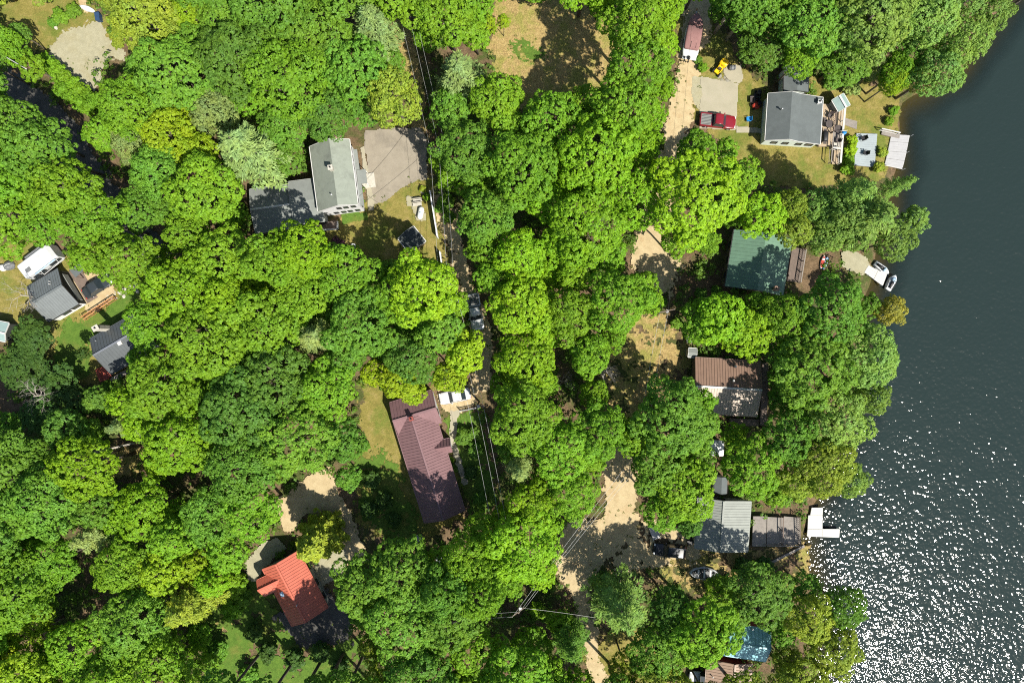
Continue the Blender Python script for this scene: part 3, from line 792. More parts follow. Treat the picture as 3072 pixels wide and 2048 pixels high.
OPEN = [
    [(0, 40), (15, 0), (262, 0), (270, 10), (330, 60), (330, 110), (358, 135), (362, 190), (305, 235), (290, 275), (262, 330), (160, 280), (100, 200), (60, 215), (0, 190)],
    [(0, 200), (70, 215), (130, 250), (200, 330), (240, 390), (250, 440), (320, 480), (345, 530), (350, 600), (300, 600), (260, 560), (190, 470), (150, 440), (100, 380), (60, 340), (0, 310)],
    [(-70, 780), (50, 745), (110, 730), (170, 740), (215, 800), (275, 830), (330, 870), (400, 855), (415, 880), (400, 910), (365, 930), (360, 1010), (375, 1100), (370, 1140), (290, 1170), (240, 1250), (150, 1330), (60, 1240), (-70, 1200)],
    [(738, 560), (870, 532), (900, 520), (920, 440), (960, 410), (1010, 395), (1065, 400), (1095, 385), (1265, 380), (1285, 420), (1280, 500), (1290, 545), (1300, 580), (1360, 580), (1375, 680), (1390, 760), (1420, 850), (1380, 860), (1330, 810), (1290, 775), (1230, 780), (1180, 765), (1130, 740), (1060, 730), (1000, 735), (980, 700), (950, 680), (890, 672), (860, 668), (830, 685), (740, 690)],
    [(1195, 80), (1228, 75), (1245, 160), (1265, 260), (1288, 375), (1250, 380), (1233, 260), (1200, 160)],
    [(1488, 0), (1690, 0), (1740, 60), (1800, 60), (1850, 110), (1845, 215), (1760, 245), (1690, 275), (1610, 275), (1560, 238), (1510, 205), (1485, 130)],
    [(2060, 0), (2110, 0), (2125, 60), (2185, 70), (2215, 130), (2235, 190), (2240, 240), (2300, 255), (2350, 265), (2360, 232), (2430, 225), (2440, 235), (2500, 270), (2560, 285), (2640, 270), (2690, 300), (2690, 400), (2725, 520), (2700, 540), (2640, 510), (2560, 510), (2520, 500), (2500, 560), (2440, 560), (2310, 545), (2290, 480), (2230, 470), (2200, 395), (2130, 392), (2050, 400), (2060, 470), (2010, 480), (2005, 400), (2015, 300), (2030, 220), (2045, 130)],
    [(1915, 680), (1960, 690), (1965, 750), (2020, 785), (2030, 790), (2190, 735), (2210, 690), (2250, 690), (2380, 745), (2460, 750), (2490, 760), (2530, 745), (2600, 770), (2690, 790), (2700, 860), (2650, 880), (2600, 860), (2550, 815), (2500, 805), (2440, 815), (2370, 855), (2330, 875), (2200, 875), (2180, 860), (2100, 885), (2060, 880), (2030, 940), (2000, 945), (2010, 820), (1960, 800), (1890, 800), (1900, 740)],
    [(1985, 940), (2035, 960), (2055, 1000), (2080, 1050), (2092, 1068), (2300, 1080), (2312, 1250), (2270, 1275), (2185, 1250), (2140, 1160), (2090, 1130), (1990, 1150), (1960, 1220), (1880, 1250), (1840, 1200), (1810, 1110), (1870, 1050), (1930, 960)],
    [(2128, 1318), (2178, 1318), (2178, 1370), (2128, 1370)],
    [(1800, 1420), (1850, 1390), (1905, 1400), (1905, 1500), (1960, 1560), (1970, 1620), (2060, 1625), (2100, 1605), (2143, 1500), (2140, 1430), (2185, 1430), (2195, 1492), (2250, 1500), (2268, 1545), (2400, 1535), (2430, 1535), (2440, 1518), (2475, 1512), (2470, 1720), (2380, 1720), (2330, 1700), (2240, 1690), (2160, 1730), (2060, 1750), (1960, 1740), (1900, 1760), (1800, 1740), (1790, 1760), (1780, 1850), (1835, 2048), (1785, 2048), (1765, 1900), (1730, 1830), (1680, 1790), (1640, 1880), (1560, 1890), (1540, 1800), (1620, 1770), (1680, 1690), (1690, 1580), (1790, 1560), (1820, 1480)],
    [(2203, 1978), (2258, 1935), (2255, 1883), (2312, 1892), (2325, 1960), (2310, 2048), (2122, 2048), (2140, 2010), (2200, 2005)], [(2070, 2028), (2122, 2028), (2122, 2048), (2070, 2048)],
    [(1085, 1150), (1110, 1200), (1170, 1208), (1240, 1192), (1290, 1175), (1320, 1160), (1395, 1160), (1440, 1120), (1455, 1180), (1430, 1215), (1460, 1230), (1495, 1400), (1510, 1500), (1420, 1545), (1390, 1565), (1340, 1650), (1240, 1640), (1200, 1610), (1120, 1640), (1080, 1560), (1090, 1330), (1078, 1230)],
    [(835, 1460), (930, 1425), (985, 1405), (1010, 1470), (1100, 1630), (1105, 1675), (1020, 1710), (990, 1760), (1000, 1830), (1060, 1880), (1075, 1960), (1080, 2048), (660, 2048), (640, 1930), (650, 1860), (680, 1780), (760, 1690), (735, 1690), (785, 1615), (830, 1590), (850, 1490)],
    [(1395, 870), (1445, 880), (1465, 960), (1480, 1060), (1470, 1140), (1440, 1165), (1420, 1130), (1440, 1080), (1415, 980)],
    [(1395, 1735), (1440, 1735), (1530, 1835), (1560, 1860), (1420, 1880)],
    [(200, 1745), (280, 1735), (285, 1830), (180, 1850), (165, 1800)], [(310, 1360), (400, 1340), (405, 1405), (330, 1450)], [(600, 1800), (660, 1800), (672, 1880), (610, 1880)],
    [(1560, 640), (1620, 650), (1610, 690), (1570, 680)], [(1660, 1080), (1690, 1040), (1700, 1120), (1740, 1240), (1700, 1230)],
    [(470, 1450), (600, 1420), (610, 1470), (560, 1500)], [(440, 690), (480, 690), (490, 740), (440, 720)],
    [(3072, 0), (3035, 0), (2960, 70), (2950, 160), (2905, 250), (2790, 275), (2710, 300), (2690, 400), (2690, 500), (2770, 510), (2802, 660), (2740, 765), (2680, 780), (2690, 870), (2725, 950), (2690, 1020), (2742, 1070), (2690, 1135), (2662, 1300), (2572, 1370), (2602, 1440), (2570, 1515), (2470, 1535), (2440, 1670), (2530, 1780), (2602, 1960), (2560, 2048), (2560, 2300), (3400, 2300), (3400, 0)],
]
# --- crowns one can pick out singly
SINGLE = [
    ('pine', 705, 425, 135, 'pale'), ('fine', 640, 330, 80, 'pale'), ('pine', 1105, 50, 112, 'pale'), ('pine', 1372, 195, 112, 'pale'),
    ('fine', 965, 345, 82, 'deep'), ('fine', 1175, 290, 88, 'olive'), ('pine', 935, 1010, 100, 'pale'),
    ('fine', 1230, 1075, 90, 'deep'), ('pine', 335, 1285, 52, 'pale'), ('fine', 380, 430, 62, 'pale'),
    ('pine', 525, 1850, 100, 'olive'), ('pine', 240, 1625, 85, 'pale'), ('fine', 455, 510, 90, 'mid'),
    ('pine', 1880, 1860, 125, 'shore'), ('pine', 1720, 1960, 85, 'deep'), ('pine', 1560, 1420, 66, 'pale'),
    ('spruce', 917, 1655, 92, 'olive'), ('pine', 2655, 640, 112, 'shore'), ('pine', 2735, 540, 44, 'shore'),
    ('fine', 2570, 620, 92, 'shore'), ('fine', 2690, 720, 66, 'shore'), ('fine', 2680, 930, 52, 'gold'), ('fine', 2560, 1440, 62, 'shore'),
    ('fine', 2480, 1400, 92, 'olive'), ('fine', 2400, 1440, 70, 'olive'), ('fine', 2515, 1960, 88, 'olive'), ('fine', 2540, 1830, 70, 'mid'),
    ('fine', 2440, 1870, 85, 'olive'), ('fine', 2830, 205, 82, 'shore'), ('fine', 2900, 110, 78, 'shore'), ('fine', 2985, 30, 66, 'shore'), ('fine', 2700, 210, 60, 'bright'),
    ('fine', 2770, 225, 50, 'gold'), ('fine', 2640, 200, 40, 'pale'), ('fine', 2690, 240, 46, 'yellow'),
    ('big', 2090, 590, 150, 'lime'), ('mid', 2100, 445, 70, 'bright'), ('mid', 2180, 960, 96, 'lime'), ('mid', 2110, 970, 72, 'bright'), ('mid', 2245, 1000, 82, 'lime'),
    ('big', 2020, 1250, 125, 'mid'), ('big', 1985, 1400, 98, 'mid'), ('big', 2060, 1480, 108, 'bright'), ('mid', 2090, 1300, 80, 'mid'), ('mid', 1990, 1540, 68, 'bright'), ('mid', 2090, 1375, 66, 'mid'),
    ('big', 1265, 870, 118, 'lime'), ('mid', 1180, 890, 80, 'bright'),
    ('big', 1080, 1760, 100, 'mid'), ('big', 1200, 1720, 105, 'mid'), ('big', 1320, 1740, 96, 'bright'), ('big', 1340, 1870, 105, 'mid'), ('big', 1200, 1880, 125, 'mid'), ('big', 1560, 1650, 120, 'lime'), ('mid', 1480, 1690, 86, 'bright'), ('mid', 1620, 1720, 62, 'lime'),
    ('yel', 560, 35, 62, 'yellow'), ('yel', 545, 320, 46, 'yellow'),
    ('yel', 1395, 1060, 72, 'yellow'), ('yel', 1350, 1130, 60, 'yellow'), ('yel', 1190, 1140, 68, 'yellow'), ('yel', 1120, 1120, 48, 'yellow'), ('yel', 1240, 1180, 42, 'yellow'),
    ('yel', 475, 1720, 78, 'yellow'), ('yel', 560, 1700, 62, 'yellow'), ('yel', 1510, 60, 22, 'yellow'), ('yel', 1465, 70, 30, 'yellow'),
    ('bare', 235, 1385, 76, 'mid'), ('bare', 1840, 1115, 34, 'mid'), ('bare', 60, 1190, 62, 'mid'), ('bare', 2040, 1445, 38, 'mid'), ('bare', 1555, 1075, 40, 'mid'), ('bare', 1690, 1150, 44, 'mid'),
    ('bare', 1320, 60, 42, 'mid'), ('bare', 20, 880, 60, 'mid'),
    ('small', 30, 150, 52, 'bright'), ('small', 85, 195, 42, 'bright'), ('small', 50, 95, 34, 'deep'), ('mid', 5, 120, 50, 'bright'),
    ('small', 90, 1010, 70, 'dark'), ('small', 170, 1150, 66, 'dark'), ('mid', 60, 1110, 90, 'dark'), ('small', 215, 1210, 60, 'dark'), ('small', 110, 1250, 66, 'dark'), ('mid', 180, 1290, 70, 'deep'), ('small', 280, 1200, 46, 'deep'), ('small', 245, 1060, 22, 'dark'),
]
for k, u, v, r, hue in SINGLE:
    hh = 5.5 if hue == 'dark' else None
    if k == 'yel': k = 'mid' if r > 45 else 'small'
    tree(k, u, v, r, hue, hh)
for i, (u, v) in enumerate([(128, 180), (148, 196), (167, 214), (188, 232), (209, 250), (231, 268), (254, 284), (180, 262), (205, 285), (232, 305), (258, 318), (282, 300)]):
    tree('hedge', u, v, 24, 'bright', 3.6 if i < 7 else 4.2)
for u, v, r, hue in [(2560, 420, 17, 'yellow'), (2556, 448, 19, 'yellow'), (2548, 478, 18, 'bright'), (2546, 506, 20, 'bright'), (2650, 455, 15, 'olive'), (2640, 500, 17, 'olive'), (2684, 330, 15, 'bright'), (2670, 362, 14, 'bright'),
                     (2500, 240, 24, 'shore'), (2560, 262, 24, 'pale'), (2110, 200, 15, 'bright'), (2096, 178, 12, 'mid'), (175, 45, 24, 'mid'), (215, 30, 22, 'mid'), (155, 65, 16, 'mid'), (345, 95, 26, 'olive'), (340, 60, 22, 'olive'), (350, 128, 18, 'olive'),
                     (1085, 606, 9, 'bright'), (1280, 590, 12, 'bright'), (1268, 566, 11, 'olive'), (1325, 620, 22, 'mid'), (1345, 650, 20, 'mid'), (1340, 600, 24, 'mid'), (1345, 1400, 10, 'bright'), (1352, 1380, 10, 'bright'), (1390, 1310, 26, 'deep'), (1420, 1300, 20, 'deep'),
                     (1425, 1350, 24, 'deep'), (1412, 1420, 22, 'dark'), (1440, 1500, 24, 'deep'), (1610, 1835, 26, 'bright'), (1640, 1850, 22, 'mid'), (1110, 1440, 30, 'dark'), (1150, 1500, 28, 'dark'), (1105, 1530, 26, 'dark'), (1180, 1560, 24, 'dark'), (1090, 1340, 18, 'mid'),
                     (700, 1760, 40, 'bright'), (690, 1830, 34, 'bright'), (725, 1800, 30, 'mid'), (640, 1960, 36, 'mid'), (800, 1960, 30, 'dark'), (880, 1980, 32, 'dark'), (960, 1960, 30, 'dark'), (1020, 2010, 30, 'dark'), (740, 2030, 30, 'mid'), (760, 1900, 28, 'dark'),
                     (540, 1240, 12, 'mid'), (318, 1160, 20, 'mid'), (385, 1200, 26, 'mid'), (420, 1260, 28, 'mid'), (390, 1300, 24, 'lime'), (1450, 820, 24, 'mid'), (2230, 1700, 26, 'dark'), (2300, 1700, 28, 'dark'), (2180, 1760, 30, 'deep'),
                     (1990, 905, 14, 'mid'), (2030, 970, 18, 'mid'), (2105, 880, 18, 'deep'), (2150, 870, 16, 'deep')]:
    tree('bush', u, v, r, hue)

# tall trees rooted just beyond the lower edge: their shade reaches the orange-roofed house
for u, v, r in [(640, 2130, 95), (760, 2160, 100), (850, 2170, 95), (930, 2145, 95), (1010, 2130, 95), (1100, 2150, 90), (1040, 2260, 105)]:
    tree('big', u, v, r, 'mid', 19.5)
for k, u, v, r, hue, hh in [('big', 1395, 1690, 84, 'bright', 17.5), ('big', 1335, 1785, 92, 'mid', 18), ('big', 1435, 1790, 80, 'bright', 18), ('big', 905, 748, 92, 'lime', 18), ('big', 800, 770, 88, 'bright', 18),
                            ('pine', 2600, 565, 85, 'shore', 18), ('tall', 2236, -40, 105, 'mid', 15.5), ('tall', 2275, -15, 95, 'mid', 15.5), ('mid', 2300, 640, 78, 'lime', 12), ('mid', 2390, 690, 62, 'olive', 11),
                            ('big', 1920, 185, 105, 'bright', 18), ('big', 1905, 60, 100, 'bright', 18), ('big', 1870, 310, 100, 'bright', 17.5), ('big', 95, 440, 105, 'mid', 18), ('big', 180, 560, 100, 'bright', 18), ('big', 20, 370, 90, 'mid', 18), ('big', 260, 650, 100, 'bright', 17)]:
    tree(k, u, v, r, hue, hh)

# --- the closed wood: crowns packed wherever the sheet shows canopy
ZONE = [
    (60, 620, 'bright'), (60, 480, 'mid'), (150, 640, 'bright'), (250, 680, 'bright'), (330, 750, 'bright'), (420, 570, 'bright'), (450, 650, 'mid'), (600, 520, 'bright'), (330, 380, 'bright'), (420, 250, 'bright'), (500, 150, 'mid'), (620, 60, 'mid'),
    (700, 130, 'deep'), (800, 60, 'mid'), (620, 200, 'mid'), (800, 200, 'bright'), (900, 200, 'bright'), (1020, 200, 'mid'), (1060, 140, 'mid'), (900, 100, 'mid'), (850, 440, 'mid'), (880, 300, 'bright'), (760, 560, 'bright'), (480, 440, 'yellow'), (400, 60, 'olive'), (420, 130, 'mid'),
    (1330, 60, 'bright'), (1440, 130, 'bright'), (1380, 330, 'mid'), (1500, 300, 'bright'), (1330, 420, 'bright'), (1450, 480, 'bright'), (1600, 400, 'bright'), (1750, 350, 'bright'), (1900, 300, 'lime'), (1900, 120, 'bright'), (1980, 60, 'lime'), (1700, 520, 'lime'), (1850, 480, 'lime'), (1530, 620, 'mid'), (1480, 740, 'bright'), (1600, 780, 'lime'), (1750, 700, 'lime'), (1650, 900, 'lime'), (1800, 880, 'bright'), (1500, 900, 'bright'), (1560, 1000, 'lime'), (1750, 1000, 'bright'), (1640, 1120, 'bright'), (1530, 1180, 'bright'), (1600, 1250, 'bright'), (1780, 1280, 'bright'), (1680, 1360, 'bright'), (1830, 1340, 'bright'), (1700, 1480, 'bright'), (1560, 1330, 'mid'), (1560, 1540, 'lime'), (1450, 1600, 'bright'),
    (560, 760, 'bright'), (700, 740, 'bright'), (800, 800, 'lime'), (650, 880, 'lime'), (760, 950, 'bright'), (500, 880, 'bright'), (420, 980, 'bright'), (560, 1000, 'bright'), (700, 1060, 'bright'), (480, 1100, 'bright'), (600, 1180, 'bright'), (440, 1250, 'lime'), (560, 1280, 'lime'), (700, 1240, 'deep'), (800, 1150, 'deep'), (680, 1340, 'mid'), (850, 1300, 'mid'), (1000, 1280, 'mid'), (760, 1420, 'mid'), (950, 1100, 'mid'), (1050, 980, 'mid'), (1000, 880, 'bright'), (1050, 1050, 'mid'), (1000, 1170, 'bright'), (1150, 980, 'mid'), (1330, 980, 'mid'), (1300, 1050, 'bright'), (1380, 1000, 'bright'),
    (60, 1400, 'mid'), (150, 1480, 'mid'), (250, 1550, 'mid'), (80, 1600, 'mid'), (380, 1480, 'lime'), (450, 1560, 'lime'), (550, 1580, 'bright'), (680, 1500, 'mid'), (700, 1600, 'bright'), (620, 1640, 'lime'), (380, 1650, 'bright'), (150, 1700, 'bright'), (60, 1800, 'bright'), (350, 1760, 'bright'), (300, 1880, 'mid'), (150, 1950, 'bright'), (300, 2000, 'bright'), (480, 1960, 'bright'), (600, 2020, 'bright'), (400, 1850, 'mid'), (30, 2000, 'yellow'),
    (1150, 2000, 'olive'), (1300, 2000, 'mid'), (1450, 1980, 'bright'), (1600, 1980, 'bright'), (1500, 1900, 'bright'), (1100, 1850, 'mid'),
    (2200, 60, 'mid'), (2300, 120, 'deep'), (2350, 200, 'bright'), (2450, 60, 'mid'), (2550, 150, 'mid'), (2700, 60, 'mid'), (2600, 60, 'shore'), (2850, 60, 'shore'), (2270, 190, 'mid'),
    (2330, 560, 'bright'), (2250, 600, 'bright'), (2400, 650, 'olive'), (2450, 560, 'mid'), (2480, 700, 'shore'), (2330, 700, 'olive'), (2450, 880, 'bright'), (2550, 900, 'mid'), (2400, 950, 'bright'), (2500, 1000, 'shore'), (2620, 1050, 'shore'), (2400, 1100, 'mid'), (2480, 1180, 'shore'), (2600, 1180, 'shore'), (2380, 1250, 'mid'), (2500, 1300, 'shore'), (2600, 1260, 'shore'), (2250, 1350, 'bright'), (2300, 1450, 'bright'), (2350, 1350, 'mid'),
    (2000, 1780, 'deep'), (2120, 1800, 'bright'), (2200, 1780, 'bright'), (2300, 1780, 'deep'), (2400, 1780, 'mid'), (2050, 1900, 'mid'), (2000, 2000, 'olive'), (2150, 1880, 'bright'), (2450, 2000, 'olive'), (1950, 1980, 'mid'), (2350, 1850, 'mid'), (1850, 1760, 'deep'),
]
CELL = 12
gu, gvv = np.meshgrid(np.arange(-108, 3180, CELL) + 6.0, np.arange(-108, 2156, CELL) + 6.0)
GP = np.stack([gu.ravel(), gvv.ravel()], 1)
room = np.full(len(GP), 1e9)
for poly in OPEN:
    room = np.minimum(room, sdist(GP, poly))
room_open = room.copy()
for t in TREES:
    if t['kind'] in ('bush', 'hedge', 'bare'): continue
    room = np.minimum(room, np.hypot(GP[:, 0] - t['u'], GP[:, 1] - t['v']) - t['r'] * 0.56)
cover = room <= 0
zu = np.array([(z[0], z[1]) for z in ZONE], float)
g2 = np.random.default_rng(5)
budget = 0
order = [(112, 88), (96, 72), (80, 56), (62, 42), (46, 30), (34, 22)]
for rmax, rmin in order:
    idx = np.nonzero((room > rmin * 0.86) & ~cover)[0]
    g2.shuffle(idx)
    for i in idx:
        if room[i] < rmin * 0.86 or budget > 285: continue
        u, v = GP[i] + g2.uniform(-5, 5, 2)
        r = min(rmax, room[i] / 0.86) * g2.uniform(0.94, 1.06)
        w = zu + g2.normal(size=zu.shape) * 26
        hue = ZONE[int(np.argmin(((w - (u, v)) ** 2).sum(1)))][2]
        if r > 74: kind = 'big'
        elif r > 48: kind = 'mid'
        else: kind = 'small'
        if r > 50 and (hue in ('shore', 'olive', 'pale') or g2.uniform() < (0.6 if (u < 620 and v > 1380) or (u > 2150 and v < 300) else 0.3 if u < 950 and v < 420 else 0.12)): kind = 'fine'
        tree(kind, u, v, r * (1.13 if room_open[i] > r * 1.18 else 1.0), hue, None, False, True)
        budget += 1
        room = np.minimum(room, np.hypot(GP[:, 0] - u, GP[:, 1] - v) - r * 0.61)
print('TREES', len(TREES), 'packed', budget)

# --- low growth on the forest floor: nobody could count it
g3 = np.random.default_rng(77)
n0 = 8000
px = g3.uniform(-95, 66, n0); py = g3.uniform(-70, 70, n0)
keep = lake_d(px, py) > 0.6
pts = np.stack([px, py], 1)
for pw in SHEETS:
    keep &= sdist(pts, pw) > 0.25
keep &= vnoise(px * 0.16, py * 0.16, 41) > 0.22
pts = pts[keep]
g_c = []; g_n = []
for x, y in pts:
    k = g3.integers(2, 6); hh = g3.uniform(0.25, 1.1)
    if vnoise(np.array([x * .3]), np.array([y * .3]), 51)[0] > .45: hh *= g3.uniform(1, 3.6); k += 3
    for _ in range(k):
        g_c.append((x + g3.normal() * .5, y + g3.normal() * .5, hh * g3.uniform(.5, 1.1))); g_n.append((g3.normal() * .3, g3.normal() * .3, 1))
UND_C, UND_N = np.array(g_c), unit(np.array(g_n))

# ------------------------------------------------------------------ buildings
FOOT = []


def gable(root, R0, R1, zr, prof_l, prof_r, roof, wall, over=0.3, eave=0.3, rib=0.0, pre='', cap=None, fascia='trim', win=(), base_z=0.0, wall_skip=False, roof_r=None):
    """R0, R1: ridge ends as seen; prof_l / prof_r: (distance from ridge, height) outwards to the left / right of R0->R1"""
    a, b = P(R0[0], R0[1], zr), P(R1[0], R1[1], zr)
    a2, b2 = Vector((a.x, a.y)), Vector((b.x, b.y))
    d = (b2 - a2).normalized(); nl = Vector((-d.y, d.x)); L = (b2 - a2).length
    prof = [(-q, z) for q, z in reversed(prof_r)] + [(0, zr)] + [(q, z) for q, z in prof_l]
    T = 0.12
    def pt(s, q, z):
        p = a2 + d * s + nl * q
        return (p.x, p.y, z)
    mb = MB()
    for (q0, z0), (q1, z1) in zip(prof, prof[1:]):
        v = [pt(0, q0, z0), pt(L, q0, z0), pt(L, q1, z1), pt(0, q1, z1)]
        lo = [(x, y, z - T) for x, y, z in v]
        mi = 1 if (q0 + q1) < 0 else 0
        mb.add(lo + v, [(0, 1, 2, 3), (7, 6, 5, 4), (0, 4, 5, 1), (1, 5, 6, 2), (2, 6, 7, 3), (3, 7, 4, 0)], mi)
        if rib:
            n = max(int(L / rib), 2)
            for i in range(n + 1):
                s = min(max(L * i / n, 0.03), L - 0.03)
                mb.bar(pt(s, q0 + 0.02 * (1 if q1 > q0 else -1), z0 + 0.022), pt(s, q1, z1 + 0.022), 0.07, 0.05, mi)
    rf = mb.build(pre + 'roof', [M[roof], M[roof_r or roof]], root)
    if cap:
        c = MB(); c.bar(pt(-0.02, 0, zr + 0.05), pt(L + 0.02, 0, zr + 0.05), 0.26, 0.10)
        c.build('ridge_cap', M[cap], rf)
    # barge boards and gutters
    if fascia:
        f = MB()
        for s in (-0.03, L + 0.03):
            for (q0, z0), (q1, z1) in zip(prof, prof[1:]):
                f.bar(pt(s, q0, z0 - 0.08), pt(s, q1, z1 - 0.08), 0.05, 0.20)
        for k, sg in ((0, -1), (-1, 1)):
            q, z = prof[k]
            f.bar(pt(0.02, q + sg * 0.06, z - 0.10), pt(L - 0.02, q + sg * 0.06, z - 0.10), 0.10, 0.12)
        f.build(pre + 'fascia', M[fascia], root)
    # walls follow the roof line, set in under the eaves
    def zat(q):
        for (q0, z0), (q1, z1) in zip(prof, prof[1:]):
            if q0 - 1e-6 <= q <= q1 + 1e-6: return z0 + (z1 - z0) * (q - q0) / (q1 - q0)
        return min(z for _, z in prof)
    qa, qb = prof[0][0] + eave, prof[-1][0] - eave
    qs = [qa] + [q for q, _ in prof if qa + .01 < q < qb - .01] + [qb]
    s0, s1 = over, L - over
    v = []
    for s in (s0, s1):
        for q in qs: v.append(pt(s, q, base_z))
        for q in qs: v.append(pt(s, q, zat(q) - T - 0.01))
    n = len(qs)
    end = lambda o: tuple([o + i for i in range(n)] + [o + 2 * n - 1 - i for i in range(n)])
    fs = [tuple(reversed(end(0))), end(2 * n)]
    o1 = 2 * n
    fs += [(0, n, o1 + n, o1), (n - 1, o1 + n - 1, o1 + 2 * n - 1, 2 * n - 1)]
    FOOT.append([pt(s0, qa, 0)[:2], pt(s1, qa, 0)[:2], pt(s1, qb, 0)[:2], pt(s0, qb, 0)[:2]])
    if not wall_skip:
        w = MB(); w.add(v, fs); w.build(pre + 'wall', M[wall], root)
    # windows: (side, position along it 0..1, sill height, width, height)
    for sd, t, zs, ww, wh in win:
        if sd in 'lr':
            q = qb if sd == 'l' else qa; sg = 1 if sd == 'l' else -1
            c = Vector(pt(s0 + (s1 - s0) * t, q, zs + wh / 2)); ax = Vector((d.x, d.y, 0)); no = Vector((nl.x * sg, nl.y * sg, 0))
        else:
            s = s0 if sd == 'a' else s1; sg = -1 if sd == 'a' else 1
            c = Vector(pt(s, qa + (qb - qa) * t, zs + wh / 2)); ax = Vector((nl.x, nl.y, 0)); no = Vector((d.x * sg, d.y * sg, 0))
        window(root, c, ax, no, ww, wh)
    return dict(pt=pt, L=L, prof=prof, s0=s0, s1=s1, qa=qa, qb=qb, zat=zat, d=d, nl=nl, roof=rf, rz=math.atan2(d.y, d.x))


def window(root, c, ax, no, w, h, name='window', fm='dtrim', gm_='glass'):
    up = Vector((0, 0, 1)); t = 0.09
    f = MB()
    for a0, a1 in (((-w / 2, -h / 2), (w / 2, -h / 2)), ((-w / 2, h / 2), (w / 2, h / 2))):
        f.bar(c + ax * a0[0] + up * a0[1] + no * .03, c + ax * a1[0] + up * a1[1] + no * .03, 0.08, t)
    for sx in (-1, 1):
        f.bar(c + ax * sx * w / 2 + up * (-h / 2 + t / 2) + no * .03, c + ax * sx * w / 2 + up * (h / 2 - t / 2) + no * .03, t, 0.08)
    fo = f.build(name, M[fm], root)
    g = MB(); q = no * 0.015
    g.add([c - ax * w / 2 - up * h / 2 + q, c + ax * w / 2 - up * h / 2 + q, c + ax * w / 2 + up * h / 2 + q, c - ax * w / 2 + up * h / 2 + q], [(0, 1, 2, 3)])
    g.build('pane', M[gm_], fo)
    return fo


def door(root, c, ax, no, w=0.95, h=2.05, m='trim', name='door'):
    b = MB(); rz = math.atan2(ax.y, ax.x)
    b.box(tuple(c + Vector((0, 0, h / 2)) + no * 0.03), (w, 0.06, h), rz)
    d = b.build(name, M[m], root)
    k = MB(); k.dome(tuple(c + ax * w * .38 + no * 0.07 + Vector((0, 0, 1.0))), .04, .04, .04, 6, 3); k.build('handle', M['steel'], d)


def chimney(root, x, y, z0, z1, w, dp, rz, m='brick', name='chimney', pots=1):
    b = MB(); b.box((x, y, (z0 + z1) / 2), (w, dp, z1 - z0), rz)
    b.box((x, y, z1 + 0.06), (w + 0.16, dp + 0.16, 0.12), rz)
    c = b.build(name, M[m], root)
    f = MB()
    for i in range(pots):
        o = (i - (pots - 1) / 2) * w * .45
        px_, py_ = x + o * math.cos(rz), y + o * math.sin(rz)
        f.tube([(px_, py_, z1 + .1), (px_, py_, z1 + .34)], .11, 8)
    f.build('flue', M['black'], c)
    return c


def vent(root, x, y, z, m='trim', r=0.06, h=0.45, name='vent_pipe'):
    b = MB(); b.tube([(x, y, z - .3), (x, y, z + h)], r, 8)
    b.dome((x, y, z + h), r * 1.7, r * 1.7, r * 1.2, 8, 3)
    return b.build(name, M[m], root)


def boards(mb, poly4, z, n, t=0.05, gap=0.02, m=0):
    """planks laid across a 4-corner deck: corners a,b,c,d; planks run a->b, stacked from a to d"""
    a, b, c, d = [Vector((p[0], p[1])) for p in poly4]
    for i in range(n):
        t0, t1 = i / n, (i + 1) / n - gap / n * 2
        q = [a.lerp(d, t0), b.lerp(c, t0), b.lerp(c, t1), a.lerp(d, t1)]
        mb.prism([(p.x, p.y) for p in q], z - t, z, m)


def deck(name, label, px4, z, m, n=None, cat='deck', seen=True, posts=True, group=None, plank=0.16):
    c4 = [P(u, v, z if seen else 0) for u, v in px4]
    cen = sum(c4, Vector()) / 4
    root = thing(name, label, cat, (cen.x, cen.y, 0), group)
    ln = (c4[0] - c4[3]).length
    mb = MB(); boards(mb, c4, z, n or max(int(ln / plank), 3))
    mb.build('planking', M[m], root)
    f = MB()
    for i in range(4):
        a, b = c4[i], c4[(i + 1) % 4]
        a_, b_ = a.lerp(cen, .02), b.lerp(cen, .02)
        f.bar((a_.x, a_.y, z - .16), (b_.x, b_.y, z - .16), 0.06, 0.2)
    f.build('joist_frame', M['bwood'], root)
    if posts:
        for p in c4:
            q = p.lerp(cen, .06)
            l = MB(); l.box((q.x, q.y, (z - .2) / 2 - .6), (.12, .12, z + 1.0)); l.build('post', M['bwood'], root)
    FOOT.append([(p.x, p.y) for p in c4])
    return root, c4


def railing(name, label, pts, h, m, group=None, z0=0.0, step=1.5, seen=True, balusters=True, cat='railing', top=0.14):
    w = [P(u, v, z0 + h if seen else 0) for u, v in pts]
    root = thing(name, label, cat, (w[0].x, w[0].y, z0), group)
    t = MB(); l = MB(); k = MB()
    posts = []
    for a, b in zip(w, w[1:]):
        a = Vector((a.x, a.y, 0)); b = Vector((b.x, b.y, 0))
        t.bar((a.x, a.y, z0 + h), (b.x, b.y, z0 + h), top, 0.05)
        l.bar((a.x, a.y, z0 + h * .18), (b.x, b.y, z0 + h * .18), .05, .06)
        n = max(int((b - a).length / step), 1)
        posts += [a.lerp(b, i / n) for i in range(n + 1)]
        if balusters:
            nb = max(int((b - a).length / 0.28), 2)
            for i in range(1, nb):
                q = a.lerp(b, i / nb); k.box((q.x, q.y, z0 + h * .57), (.04, .04, h * .76))
    t.build('top_rail', M[m], root); l.build('bottom_rail', M[m], root)
    if balusters: k.build('baluster_screen', M[m], root)
    for q in posts:
        p = MB(); p.box((q.x, q.y, z0 + h / 2 + .02), (.10, .10, h + .04)); p.build('post', M[m], root)
    return root


def at(g, s, q, dz=0.0):
    p = g['pt'](s, q, g['zat'](q) + dz)
    return p


